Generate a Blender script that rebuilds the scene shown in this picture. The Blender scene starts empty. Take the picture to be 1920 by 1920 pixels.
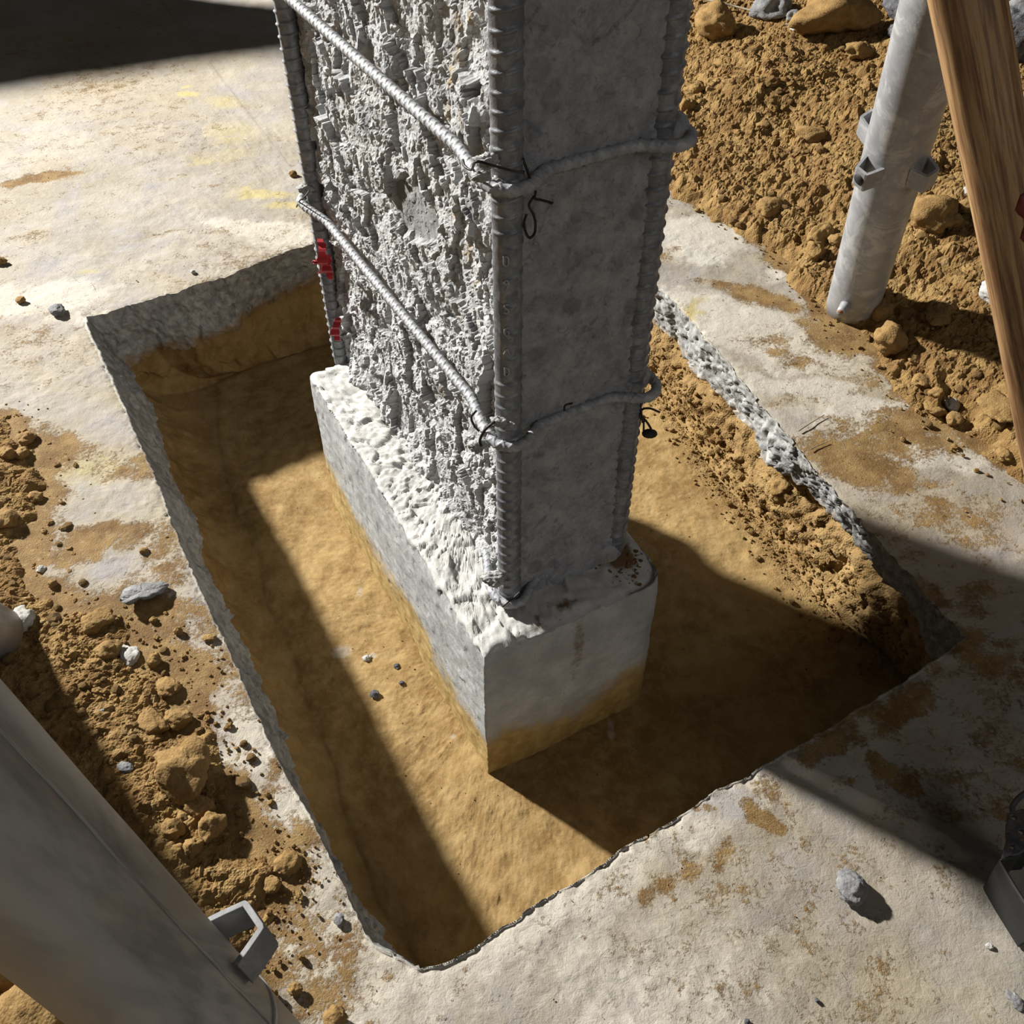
import bpy, math, random
import numpy as np
from mathutils import Matrix, Vector
rng=np.random.default_rng(7); random.seed(7)
H=1.2
# ---------------------------------------------------------------- camera
FPX=1766.57; TH=0.8037; ROLL=-0.0026
fwd=np.array([0,math.cos(TH),-math.sin(TH)]); up0=np.array([0,math.sin(TH),math.cos(TH)]); rt0=np.array([1.,0,0])
rt=math.cos(ROLL)*rt0+math.sin(ROLL)*up0; up=math.cos(ROLL)*up0-math.sin(ROLL)*rt0
CAM=np.array([0,0,H])
def ray(px,py): return fwd*FPX+rt*(px-960)-up*(py-960)
def S(px,py,z=0.0):
    d=ray(px,py); return CAM+d*((z-H)/d[2])
def atd(px,py,dist):
    d=ray(px,py); return CAM+d/np.linalg.norm(d)*dist
def onplane(px,py,p0,n):
    d=ray(px,py); return CAM+d*(np.dot(p0-CAM,n)/np.dot(d,n))
def arr(pts,z=0.0): return np.array([S(a,b,z) for a,b in pts])
scn=bpy.context.scene; col=scn.collection
cd=bpy.data.cameras.new('camera'); co=bpy.data.objects.new('camera',cd); col.objects.link(co)
M=Matrix(((rt[0],up[0],-fwd[0],0),(rt[1],up[1],-fwd[1],0),(rt[2],up[2],-fwd[2],H),(0,0,0,1)))
co.matrix_world=M; cd.sensor_width=36; cd.lens=FPX/1920*36; cd.clip_start=.02; cd.clip_end=100; scn.camera=co
# ---------------------------------------------------------------- noise
def _h(ix,iy,iz,s):
    with np.errstate(over='ignore'):
        h=(ix.astype(np.int64)*73856093 ^ iy.astype(np.int64)*19349663 ^ iz.astype(np.int64)*83492791 ^ (s*2654435))&0xffffffff
        h=((h^(h>>15))*2246822519)&0xffffffff; h=((h^(h>>13))*3266489917)&0xffffffff; h=h^(h>>16)
    return h
def rnd(ix,iy,iz,s): return _h(ix,iy,iz,s)/4294967295.0
def vnoise(p,s=0):
    i=np.floor(p).astype(np.int64); f=p-i; f=f*f*f*(f*(f*6-15)+10); o=0
    for a in (0,1):
        for b in (0,1):
            for c in (0,1):
                w=(f[:,0] if a else 1-f[:,0])*(f[:,1] if b else 1-f[:,1])*(f[:,2] if c else 1-f[:,2])
                o=o+w*rnd(i[:,0]+a,i[:,1]+b,i[:,2]+c,s)
    return o*2-1
def fbm(p,o=4,s=0,g=.5):
    r=0;a=1;t=0
    for k in range(o): r=r+a*vnoise(p*(2**k)+k*17.3,s+k); t+=a; a*=g
    return r/t*1.5
def facet(p,s=0,two=False):
    """faceted rubble noise: nearest-cell tilted planes"""
    i=np.floor(p).astype(np.int64); bd=np.full(len(p),9e9); bd2=bd.copy(); best=[None]*3
    out=np.zeros(len(p))
    for a in (-1,0,1):
        for b in (-1,0,1):
            for c in (-1,0,1):
                jx,jy,jz=i[:,0]+a,i[:,1]+b,i[:,2]+c
                cx=jx+rnd(jx,jy,jz,s+1);cy=jy+rnd(jx,jy,jz,s+2);cz=jz+rnd(jx,jy,jz,s+3)
                dx,dy,dz=p[:,0]-cx,p[:,1]-cy,p[:,2]-cz; d=dx*dx+dy*dy+dz*dz
                m=d<bd
                v=(rnd(jx,jy,jz,s+4)*2-1)*.7+dx*(rnd(jx,jy,jz,s+5)*2-1)*1.4+dy*(rnd(jx,jy,jz,s+6)*2-1)*1.4+dz*(rnd(jx,jy,jz,s+7)*2-1)*1.4
                bd2=np.where(m,bd,np.minimum(bd2,d)); bd=np.where(m,d,bd); out=np.where(m,v,out)
    if two: return out,np.sqrt(bd),np.sqrt(bd2)
    return out
def pebble(p,s=0):
    """2d/3d rounded crumbs"""
    o,d1,d2=facet(p,s,True); return np.sqrt(np.clip(1-(d1/.75)**2,0,1))*(.55+.45*o)
def sst(a,b,x):
    t=np.clip((x-a)/(b-a),0,1); return t*t*(3-2*t)
def vec3(x,y,z=None):
    return np.stack([x,y,np.zeros_like(x) if z is None else z],1)
# ---------------------------------------------------------------- mesh helpers
def mesh(name,V,Fc,mats,smooth=True,parent=None,attrs=None,midx=None,loc=None):
    V=np.asarray(V,dtype=np.float64)
    o_loc=np.zeros(3) if loc is None else np.asarray(loc,float)
    V=V-o_loc
    me=bpy.data.meshes.new(name)
    Fc=np.asarray(Fc,dtype=np.int32); k=Fc.shape[1]
    me.vertices.add(len(V)); me.vertices.foreach_set('co',V.astype(np.float32).ravel())
    me.loops.add(Fc.size); me.loops.foreach_set('vertex_index',Fc.ravel())
    me.polygons.add(len(Fc)); me.polygons.foreach_set('loop_start',np.arange(0,Fc.size,k,dtype=np.int32))
    try: me.polygons.foreach_set('loop_total',np.full(len(Fc),k,dtype=np.int32))
    except Exception: pass
    me.polygons.foreach_set('use_smooth',np.full(len(Fc),bool(smooth)))
    for m in (mats if isinstance(mats,(list,tuple)) else [mats]): me.materials.append(m)
    if midx is not None: me.polygons.foreach_set('material_index',np.asarray(midx,dtype=np.int32))
    if attrs:
        for n,a in attrs.items():
            at=me.attributes.new(n,'FLOAT','POINT'); at.data.foreach_set('value',np.asarray(a,dtype=np.float32))
    me.update(calc_edges=True); me.validate()
    ob=bpy.data.objects.new(name,me); col.objects.link(ob)
    ob.location=o_loc
    if parent is not None:
        ob.parent=parent; ob.location=Vector(o_loc)-parent.location
    return ob
def tag(o,label=None,cat=None,group=None,kind=None):
    if label: o['label']=label
    if cat: o['category']=cat
    if group: o['group']=group
    if kind: o['kind']=kind
    return o
def empty(name,loc):
    o=bpy.data.objects.new(name,None); col.objects.link(o); o.location=loc; o.empty_display_size=.05; return o
def grid_faces(n,m,wrap=False):
    """n columns (fast varying j rows?) : index = r*n + c ; m rows"""
    c=np.arange(n if wrap else n-1); r=np.arange(m-1); C,R=np.meshgrid(c,r); C=C.ravel();R=R.ravel(); C2=(C+1)%n
    return np.stack([R*n+C,R*n+C2,(R+1)*n+C2,(R+1)*n+C],1)
def resample(P,n,closed=False):
    P=np.asarray(P,float); 
    d=np.r_[0,np.cumsum(np.linalg.norm(np.diff(P,axis=0),axis=1))]; t=np.linspace(0,d[-1],n)
    return np.stack([np.interp(t,d,P[:,k]) for k in range(P.shape[1])],1)
def smooth_path(P,n):
    P=np.asarray(P,float); Q=np.vstack([2*P[0]-P[1],P,2*P[-1]-P[-2]]); out=[]
    for i in range(1,len(Q)-2):
        t=np.linspace(0,1,n,endpoint=False)[:,None]; a,b,c,d=Q[i-1],Q[i],Q[i+1],Q[i+2]
        out.append(.5*((2*b)+(c-a)*t+(2*a-5*b+4*c-d)*t**2+(3*b-a-3*c+d)*t**3))
    out.append(P[-1][None]); return np.vstack(out)
def tube(P,r,seg=10,rf=None,caps=True,upv=None):
    """returns V,F(quads) of a swept tube; rf(theta array,s) optional radius function"""
    P=np.asarray(P,float); n=len(P); T=np.gradient(P,axis=0); T/=np.linalg.norm(T,axis=1)[:,None]+1e-12
    u=np.array(upv if upv is not None else ([0,0,1.] if abs(T[0][2])<.9 else [0,-1.,0])); N=np.zeros_like(P)
    u=u-T[0]*np.dot(u,T[0]); u/=np.linalg.norm(u); N[0]=u
    for i in range(1,n):
        u=N[i-1]-T[i]*np.dot(N[i-1],T[i]); N[i]=u/(np.linalg.norm(u)+1e-12)
    B=np.cross(T,N); th=np.linspace(0,2*math.pi,seg,endpoint=False)
    s=np.r_[0,np.cumsum(np.linalg.norm(np.diff(P,axis=0),axis=1))]
    R=np.full((n,seg),0.)+ (np.asarray(r)[:,None] if np.ndim(r) else r)
    if rf is not None: R=R+rf(np.tile(th,(n,1)),np.tile(s[:,None],(1,seg)))
    V=P[:,None,:]+N[:,None,:]*(R*np.cos(th))[:,:,None]+B[:,None,:]*(R*np.sin(th))[:,:,None]
    V=V.reshape(-1,3); F=grid_faces(seg,n,True)
    if caps:
        V=np.vstack([V,P[0],P[-1]]); a=len(V)-2; b=len(V)-1
        i=np.arange(0,seg,2); j=(i+1)%seg; k=(i+2)%seg
        F=np.vstack([F,np.stack([np.full_like(i,a),k,j,i],1),np.stack([np.full_like(i,b),(n-1)*seg+i,(n-1)*seg+j,(n-1)*seg+k],1)])
    return V,F
def join(parts):
    Vs=[];Fs=[];o=0
    for V,F in parts: Vs.append(V);Fs.append(np.asarray(F)+o);o+=len(V)
    return np.vstack(Vs),np.vstack(Fs)
def box(a,b,ax,ay,az=None):
    pass
# ---------------------------------------------------------------- materials
def mat(name):
    m=bpy.data.materials.new(name); m.use_nodes=True; nt=m.node_tree; nt.nodes.clear()
    o=nt.nodes.new('ShaderNodeOutputMaterial'); b=nt.nodes.new('ShaderNodeBsdfPrincipled'); nt.links.new(b.outputs[0],o.inputs[0])
    return m,nt,b
class N:
    def __init__(s,nt): s.nt=nt; s.co=nt.nodes.new('ShaderNodeTexCoord').outputs['Object']
    def lk(s,a,b): s.nt.links.new(a,b)
    def noise(s,sc,det=4,rough=.55,vec=None,dist=0):
        n=s.nt.nodes.new('ShaderNodeTexNoise'); n.inputs['Scale'].default_value=sc; n.inputs['Detail'].default_value=det; n.inputs['Roughness'].default_value=rough; n.inputs['Distortion'].default_value=dist
        s.lk(vec or s.co,n.inputs['Vector']); return n.outputs['Fac']
    def vor(s,sc,feat='F1',vec=None,out='Distance'):
        n=s.nt.nodes.new('ShaderNodeTexVoronoi'); n.feature=feat; n.inputs['Scale'].default_value=sc; s.lk(vec or s.co,n.inputs['Vector']); return n.outputs[out]
    def ramp(s,x,a,b,c0=0.,c1=1.):
        n=s.nt.nodes.new('ShaderNodeMapRange'); n.interpolation_type='SMOOTHSTEP'; n.inputs[1].default_value=a;n.inputs[2].default_value=b;n.inputs[3].default_value=c0;n.inputs[4].default_value=c1; s.lk(x,n.inputs[0]); return n.outputs[0]
    def mix(s,f,a,b,mode='MIX'):
        n=s.nt.nodes.new('ShaderNodeMix'); n.data_type='RGBA'; n.blend_type=mode
        for v,i in ((f,0),(a,6),(b,7)):
            if isinstance(v,(int,float)): n.inputs[i].default_value=v
            elif isinstance(v,tuple): n.inputs[i].default_value=(*v,1)
            else: s.lk(v,n.inputs[i])
        return n.outputs[2]
    def m(s,op,a,b=0.):
        n=s.nt.nodes.new('ShaderNodeMath'); n.operation=op
        for v,i in ((a,0),(b,1)):
            if isinstance(v,(int,float)): n.inputs[i].default_value=v
            else: s.lk(v,n.inputs[i])
        return n.outputs[0]
    def attr(s,nm):
        n=s.nt.nodes.new('ShaderNodeAttribute'); n.attribute_name=nm; return n.outputs['Fac']
    def scale(s,x,y,z):
        n=s.nt.nodes.new('ShaderNodeMapping'); n.inputs['Scale'].default_value=(x,y,z); s.lk(s.co,n.inputs['Vector']); return n.outputs[0]
    def bump(s,h,st=1.,dist=.002,nrm=None):
        n=s.nt.nodes.new('ShaderNodeBump'); n.inputs['Strength'].default_value=st; n.inputs['Distance'].default_value=dist; s.lk(h,n.inputs['Height'])
        if nrm: s.lk(nrm,n.inputs['Normal'])
        return n.outputs[0]
SOIL_A=(.43,.275,.105); SOIL_B=(.26,.145,.050); SOIL_C=(.55,.39,.19)
def soilcol(n,sc=1.0):
    a=n.mix(n.ramp(n.noise(14*sc,6,.6),.35,.65),SOIL_B,SOIL_A)
    return n.mix(n.ramp(n.noise(70*sc,5,.7),.52,.75),a,SOIL_C)
def make_soil(name,bd=.0025):
    m,nt,b=mat(name); n=N(nt); c=soilcol(n)
    nt.links.new(c,b.inputs['Base Color']); b.inputs['Roughness'].default_value=.95; b.inputs['Specular IOR Level'].default_value=.15
    h=n.m('ADD',n.noise(260,6,.65),n.m('MULTIPLY',n.vor(330),-.8)); nt.links.new(n.bump(h,.9,bd),b.inputs['Normal']); return m
M_SOIL=make_soil('soil'); 
def make_clod(name,ca,cb,cc,bd=.002,sc=1.):
    m,nt,b=mat(name); n=N(nt); c=n.mix(n.ramp(n.noise(40*sc,6,.65),.35,.65),ca,cb); c=n.mix(n.ramp(n.noise(160*sc,4,.7),.55,.72),c,cc)
    nt.links.new(c,b.inputs['Base Color']); b.inputs['Roughness'].default_value=.9; b.inputs['Specular IOR Level'].default_value=.2
    h=n.m('ADD',n.noise(300,6,.6),n.m('MULTIPLY',n.vor(240),-.6)); nt.links.new(n.bump(h,.8,bd),b.inputs['Normal']); return m
M_CLOD=make_clod('ochre_clod',(.42,.265,.10),(.30,.175,.06),(.55,.38,.18))
M_GREY=make_clod('grey_stone',(.34,.34,.345),(.2,.2,.2),(.58,.575,.56),.0015)
M_DARK=make_clod('dark_stone',(.10,.10,.11),(.2,.2,.21),(.32,.32,.33),.0015)
M_PALE=make_clod('pale_stone',(.66,.65,.62),(.5,.47,.40),(.8,.79,.77),.001)
def make_floor():
    m,nt,b=mat('slab_concrete'); n=N(nt)
    base=n.mix(n.ramp(n.noise(3.2,5,.6),.38,.62),(.40,.37,.315),(.52,.49,.44))
    base=n.mix(n.ramp(n.noise(9,6,.65,dist=.6),.45,.7),base,(.42,.41,.42))
    base=n.mix(n.m('MULTIPLY',n.ramp(n.noise(2.1,3,.5),.5,.65),.35),base,(.55,.47,.30))
    # trowel streaks
    st=n.noise(60,5,.6,vec=n.scale(.25,1.6,1)); base=n.mix(n.m('MULTIPLY',n.ramp(st,.5,.75),.25),base,(.68,.66,.61))
    pale=n.attr('pale'); base=n.mix(n.ramp(n.m('ADD',pale,n.m('MULTIPLY',n.noise(38,6,.7),.9)),.75,1.15),base,(.72,.69,.62))
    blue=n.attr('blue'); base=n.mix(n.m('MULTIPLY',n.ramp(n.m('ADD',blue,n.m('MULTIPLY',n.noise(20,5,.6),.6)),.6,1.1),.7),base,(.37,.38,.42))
    yel=n.attr('yellow'); base=n.mix(n.ramp(n.m('ADD',yel,n.m('MULTIPLY',n.noise(55,6,.7),.9)),.62,1.4),base,(.62,.53,.25))
    ln=n.attr('line'); base=n.mix(n.m('MULTIPLY',ln,.45),base,(.22,.2,.16))
    fine=n.noise(150,5,.7); gran=n.noise(420,3,.7)
    du=n.attr('dust')
    f=n.ramp(n.m('ADD',n.m('ADD',du,n.m('MULTIPLY',n.m('SUBTRACT',fine,.5),.9)),n.m('MULTIPLY',n.m('SUBTRACT',n.noise(26,5,.6),.5),.9)),.38,.62)
    # faint overall tint by dust
    tint=n.mix(n.m('MULTIPLY',n.ramp(du,.0,.5),.30),base,(.55,.38,.16))
    c=n.mix(f,tint,soilcol(n,1.3))
    sk=n.attr('side'); 
    sidec=n.mix(n.ramp(n.noise(45,6,.65),.35,.65),(.34,.34,.33),(.60,.60,.58)); sidec=n.mix(n.ramp(n.vor(90),.0,.16),(.33,.33,.33),sidec)
    sidec=n.mix(n.ramp(n.m('ADD',n.attr('dirt'),n.m('MULTIPLY',n.noise(30,5,.6),.8)),.7,1.2),sidec,(.38,.23,.09))
    c=n.mix(sk,c,sidec)
    nt.links.new(c,b.inputs['Base Color']); b.inputs['Roughness'].default_value=.8; b.inputs['Specular IOR Level'].default_value=.25
    h=n.m('ADD',n.m('MULTIPLY',n.noise(55,6,.65,dist=.4),1.6),n.m('MULTIPLY',gran,.35)); h=n.m('ADD',h,n.m('MULTIPLY',n.m('MULTIPLY',f,n.noise(330,4,.7)),2.2))
    nt.links.new(n.bump(h,.75,.0022),b.inputs['Normal']); return m
M_FLOOR=make_floor()
def make_pit():
    m,nt,b=mat('pit_soil'); n=N(nt)
    c=n.mix(n.ramp(n.noise(6,6,.65),.35,.68),(.33,.20,.070),(.50,.335,.135))
    c=n.mix(n.m('MULTIPLY',n.ramp(n.noise(24,6,.7),.42,.68),.45),c,(.60,.43,.20))
    c=n.mix(n.m('MULTIPLY',n.ramp(n.noise(60,6,.7,dist=.5),.5,.7),.5),c,(.60,.42,.19))
    c=n.mix(n.m('MULTIPLY',n.attr('grit'),.6),c,soilcol(n,1.4))
    c=n.mix(n.m('MULTIPLY',n.ramp(n.m('ADD',n.attr('pale'),n.m('MULTIPLY',n.noise(60,5,.7),.8)),.9,1.2),.6),c,(.6,.55,.45))
    nt.links.new(c,b.inputs['Base Color']); b.inputs['Roughness'].default_value=.85; b.inputs['Specular IOR Level'].default_value=.2
    h=n.m('ADD',n.noise(110,6,.65),n.m('MULTIPLY',n.m('MULTIPLY',n.vor(240),n.attr('grit')),-1.2)); nt.links.new(n.bump(h,.6,.003),b.inputs['Normal']); return m
M_PIT=make_pit()
def make_col():
    m,nt,b=mat('chipped_concrete'); n=N(nt)
    c=n.mix(n.ramp(n.noise(22,6,.65),.35,.65),(.66,.665,.66),(.86,.865,.86))
    v=n.vor(26,out='Color'); sep=nt.nodes.new('ShaderNodeSeparateColor'); nt.links.new(v,sep.inputs[0])
    stone=n.m('MULTIPLY',n.ramp(sep.outputs[0],.80,.84),n.ramp(n.vor(26),.42,.30))
    c=n.mix(n.m('MULTIPLY',stone,.55),c,(.24,.25,.27))
    v2=n.vor(60,out='Color'); s2=nt.nodes.new('ShaderNodeSeparateColor'); nt.links.new(v2,s2.inputs[0])
    c=n.mix(n.m('MULTIPLY',n.m('MULTIPLY',n.ramp(s2.outputs[1],.80,.84),n.ramp(n.vor(60),.42,.32)),.4),c,(.30,.30,.32))
    rf=n.attr('right'); rc_shade=n.mix(n.ramp(n.noise(32,7,.75),.3,.7),(.36,.37,.39),(.66,.66,.68)); rc_shade=n.mix(n.m('MULTIPLY',n.ramp(n.noise(75,4,.7,dist=.8),.56,.68),.6),rc_shade,(.23,.23,.25)); rc_shade=n.mix(n.m('MULTIPLY',stone,.5),rc_shade,(.22,.22,.24))  # right face painted darker, its shade put into the concrete colour
    c=n.mix(rf,c,rc_shade)
    c=n.mix(n.ramp(n.m('ADD',n.attr('dirt'),n.m('MULTIPLY',n.noise(70,6,.7),.9)),.9,1.2),c,(.60,.42,.17))
    c=n.mix(n.attr('flat'),c,n.mix(n.ramp(n.noise(60,5,.6),.35,.65),(.30,.30,.295),(.40,.40,.395)))  # recess painted darker grey to stand for shade; aggregate patch shares it
    nt.links.new(c,b.inputs['Base Color']); b.inputs['Roughness'].default_value=.85; b.inputs['Specular IOR Level'].default_value=.25
    h=n.m('ADD',n.noise(140,7,.7),n.m('MULTIPLY',n.noise(420,4,.7),.5)); k=n.m('SUBTRACT',1.,n.m('MULTIPLY',n.attr('flat'),.6)); h=n.m('MULTIPLY',h,k)
    nt.links.new(n.bump(h,.9,.0035),b.inputs['Normal']); return m
M_COL=make_col()
def make_ped():
    m,nt,b=mat('pedestal_concrete'); n=N(nt)
    c=n.mix(n.ramp(n.noise(16,6,.65),.35,.65),(.44,.45,.44),(.60,.60,.59))
    c=n.mix(n.ramp(n.vor(75),.10,.04),c,(.25,.24,.22))
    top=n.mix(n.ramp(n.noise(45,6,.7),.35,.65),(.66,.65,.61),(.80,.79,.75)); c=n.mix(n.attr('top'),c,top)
    soil=n.mix(n.ramp(n.noise(40,5,.6),.35,.65),(.44,.29,.10),(.60,.44,.18))
    c=n.mix(n.ramp(n.m('ADD',n.attr('dirt'),n.m('MULTIPLY',n.m('SUBTRACT',n.noise(20,6,.7),.5),1.1)),.2,.8),c,soil)
    c=n.mix(n.ramp(n.m('ADD',n.attr('rust'),n.m('MULTIPLY',n.m('SUBTRACT',n.noise(50,6,.7),.5),.9)),.35,.7),c,(.22,.13,.06))
    nt.links.new(c,b.inputs['Base Color']); b.inputs['Roughness'].default_value=.8; b.inputs['Specular IOR Level'].default_value=.25
    h=n.m('ADD',n.noise(120,7,.7),n.m('MULTIPLY',n.ramp(n.vor(80),.14,.0),-1.5)); nt.links.new(n.bump(h,.6,.0022),b.inputs['Normal']); return m
M_PED=make_ped()
def make_metal(name,c1,c2,rough,metal,sc=30,bd=.0006,c3=None,patch=.6):
    m,nt,b=mat(name); n=N(nt); c=n.mix(n.ramp(n.noise(sc,6,.65,dist=.6),.35,.65),c1,c2)
    if c3: c=n.mix(n.m('MULTIPLY',n.ramp(n.noise(sc*.6,5,.7,dist=1.),.5,.62),patch),c,c3)
    nt.links.new(c,b.inputs['Base Color']); b.inputs['Roughness'].default_value=rough; b.inputs['Metallic'].default_value=metal
    nt.links.new(n.bump(n.noise(sc*8,5,.65),.5,bd),b.inputs['Normal']); return m
M_BAR=make_metal('rebar_steel',(.20,.21,.235),(.33,.345,.37),.45,.2,60,.0008,(.52,.52,.52),.5)
M_STR=make_metal('stirrup_steel',(.36,.37,.40),(.55,.56,.58),.6,.15,60,.0008,(.70,.70,.68),.4)
M_WIRE=make_metal('tie_wire',(.03,.028,.028),(.07,.06,.055),.5,.6,60,.0003)
M_GALV=make_metal('galvanised_steel',(.42,.43,.45),(.55,.56,.58),.45,.25,26,.0006,(.78,.78,.78),.7)
def make_prop():
    m,nt,b=mat('worn_prop_steel'); n=N(nt); v=n.scale(1,1,.3)
    c=n.mix(n.ramp(n.noise(9,6,.6,dist=1.4,vec=v),.35,.62),(.27,.27,.28),(.56,.55,.53)); c=n.mix(n.m('MULTIPLY',n.ramp(n.noise(30,5,.6,vec=v),.5,.7),.6),c,(.55,.49,.40))
    nt.links.new(c,b.inputs['Base Color']); b.inputs['Roughness'].default_value=.5; b.inputs['Metallic'].default_value=.35
    nt.links.new(n.bump(n.noise(120,5,.6),.4,.0006),b.inputs['Normal']); return m
M_PROP=make_prop()
M_CLIP=make_metal('clip_steel',(.26,.265,.27),(.38,.385,.39),.8,0.,40,.0006,(.46,.45,.43),.5)
def make_wood():
    m,nt,b=mat('oiled_wood'); n=N(nt); v=n.scale(1,1,.05)
    g=n.noise(95,7,.65,vec=v,dist=.4); c=n.mix(n.ramp(g,.35,.62),(.30,.145,.06),(.72,.44,.20)); c=n.mix(n.m('MULTIPLY',n.ramp(n.noise(260,4,.6,vec=v),.5,.66),.5),c,(.10,.05,.02))
    c=n.mix(n.m('MULTIPLY',n.ramp(n.noise(7,3,.5,vec=n.scale(1,1,.3)),.45,.65),.45),c,(.20,.10,.05))
    nt.links.new(c,b.inputs['Base Color']); b.inputs['Roughness'].default_value=.5; nt.links.new(n.bump(g,.35,.0012),b.inputs['Normal']); return m
M_WOOD=make_wood()
def plain(name,c,r=.6,mtl=0.):
    m,nt,b=mat(name); n=N(nt); nt.links.new(n.mix(n.ramp(n.noise(60,5,.6),.3,.7),c,tuple(x*.75 for x in c)),b.inputs['Base Color']); b.inputs['Roughness'].default_value=r; b.inputs['Metallic'].default_value=mtl; return m
M_RED=plain('red_tape',(.62,.02,.035),.45); M_REDP=plain('red_paint',(.30,.02,.02),.5)
M_RUST=make_metal('rusty_plate',(.10,.10,.12),(.22,.20,.17),.6,.3,55,.001,(.50,.30,.12),.8)
M_BLACK=plain('black_rubber',(.02,.02,.02),.7); M_TWIG=plain('dry_twig',(.35,.29,.2),.8); M_RUSTY=plain('rust',(.40,.19,.07),.9)
# ---------------------------------------------------------------- dimensions from the survey
hP=.2396*H; ZP=.050*H; TS=.12*H
yaw=.5026; dL=np.array([-math.sin(yaw),math.cos(yaw),0]); dR=np.array([math.cos(yaw),math.sin(yaw),0])
F0=np.array([-.0024,.7588,0])*H; WL=.5924*H; WR=.1703*H
Z1,Z2,Z3=.6199*H,.3309*H,.064*H
pyaw=.4867; pL=np.array([-math.sin(pyaw),math.cos(pyaw),0]); pR=np.array([math.cos(pyaw),math.sin(pyaw),0])
P0=np.array([-.0352,.6676,0])*H; PWL=.644*H; PWR=.2742*H
# ---------------------------------------------------------------- pit outlines (surveyed corner points on their real planes)
top_back=arr([(162,594),(200,588),(225,577),(250,571),(300,556),(330,549),(370,533),(420,520),(450,507),(500,487),(550,468),(600,453),(1035,318)])
top_right=arr([(1035,318),(1225,535),(1262,566),(1300,610),(1340,652),(1380,702),(1440,775),(1500,850),(1540,895),(1600,960),(1680,1050),(1740,1120),(1812,1195)])
top_near=arr([(1812,1195),(1747,1240),(1700,1275),(1625,1320),(1500,1395),(1390,1462),(1345,1477),(1270,1535),(1170,1590),(1100,1638),(1000,1700),(900,1768),(835,1808),(785,1817)])
top_left=arr([(785,1817),(742,1795),(700,1774),(652,1680),(615,1601),(585,1537),(536,1455),(499,1380),(465,1305),(436,1233),(385,1130),(337,1020),(296,910),(251,807),(216,728),(162,611),(162,594)])
sb_back=arr([(240,693),(296,656),(330,655),(364,652),(395,635),(447,614),(481,583),(546,546),(607,517),(1035,378)],-TS)
sb_right=arr([(1035,378),(1215,590),(1237,611),(1271,641),(1297,694),(1361,746),(1410,810),(1440,877),(1485,900),(1537,937),(1597,994),(1642,1065),(1699,1125),(1740,1215),(1747,1240)],-.085*H)
sb_left=arr([(785,1830),(750,1800),(697,1725),(637,1646),(615,1579),(589,1537),(555,1462),(544,1399),(506,1320),(469,1241),(454,1207),(430,1150),(388,1075),(375,989),(330,910),(306,834),(292,772),(240,693)],-TS)
w_back=arr([(405,717),(481,683),(533,669),(619,642),(1000,520)],-hP)
w_right=arr([(1000,520),(1200,715),(1250,760),(1300,830),(1350,900),(1400,950),(1450,1010),(1500,1080),(1560,1150),(1650,1215),(1715,1290)],-hP)
SIDES=[380,360,340,420]   # back,right,near,left
def cat(sides): return np.vstack([resample(s,n+1)[:-1] for s,n in zip(sides,SIDES)])
sb_near=top_near.copy(); sb_near[:,2]=-TS; sb_near[:,1]-=.014; sb_near[0]=sb_right[-1]; sb_near[-1]=sb_left[0]
w_near=sb_near.copy(); w_near[:,2]=-hP; w_near[0]=w_right[-1]
w_left=sb_left.copy(); w_left[:,2]=-hP
tt=np.linspace(0,1,len(w_left))[:,None]; nL=np.array([.854,.52,0])
w_left=w_left+nL*(.03+.085*tt**1.2); w_left[-1]=w_back[0]; w_left[0]=w_near[-1]
T=cat([top_back,top_right,top_near,top_left]); B=cat([sb_back,sb_right,sb_near,sb_left]); W=cat([w_back,w_right,w_near,w_left])
NS=len(T); sid=np.repeat(np.arange(4),SIDES)
tan=np.roll(T,-1,0)-np.roll(T,1,0); tan/=np.linalg.norm(tan,axis=1)[:,None]; nin=np.stack([-tan[:,1],tan[:,0],0*tan[:,0]],1)
cen=np.array([.05,.95,0])*H
if np.mean(np.sum(nin*(cen-T),1))<0: nin=-nin
# smooth inward normals
for _ in range(12): nin=(np.roll(nin,1,0)+nin*2+np.roll(nin,-1,0)); nin/=np.linalg.norm(nin,axis=1)[:,None]
ampT=np.array([.003,.004,.0018,.0016])[sid]
T=T+nin*(fbm(T*55,3,5)*ampT+facet(T*40,9)*ampT*.6)[:,None]
# ---------------------------------------------------------------- terrain functions
def blobs(x,y,L):
    o=np.zeros_like(x)
    for b in L:
        c=S(b[0],b[1]); rx,ry=b[2],b[3]; a=b[4]; ang=math.radians(b[5]) if len(b)>5 else 0
        dx=x-c[0]; dy=y-c[1]; u=(dx*math.cos(ang)+dy*math.sin(ang))/rx; v=(-dx*math.sin(ang)+dy*math.cos(ang))/ry
        o=np.maximum(o,a*np.exp(-(u*u+v*v)**1.3))
    return o
def polydist(x,y,P):
    """signed distance, positive left of the directed polyline"""
    best=np.full(x.shape,9e9); sg=np.ones_like(x)
    for i in range(len(P)-1):
        a=P[i];b=P[i+1];d=b-a;L2=d@d; t=np.clip(((x-a[0])*d[0]+(y-a[1])*d[1])/L2,0,1)
        ex=x-a[0]-t*d[0]; ey=y-a[1]-t*d[1]; q=np.hypot(ex,ey); c=d[0]*(y-a[1])-d[1]*(x-a[0])
        m=q<best; best=np.where(m,q,best); sg=np.where(m,np.sign(c),sg)
    return best*sg
toeR=arr([(1150,250),(1230,318),(1290,370),(1345,400),(1400,440),(1455,470),(1490,520),(1545,585),(1640,670),(1700,735),(1760,795),(1830,845),(1925,905),(2300,1100)])[:,:2]
toeR=np.vstack([toeR[0]+[-.6,2.2],toeR])
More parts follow.
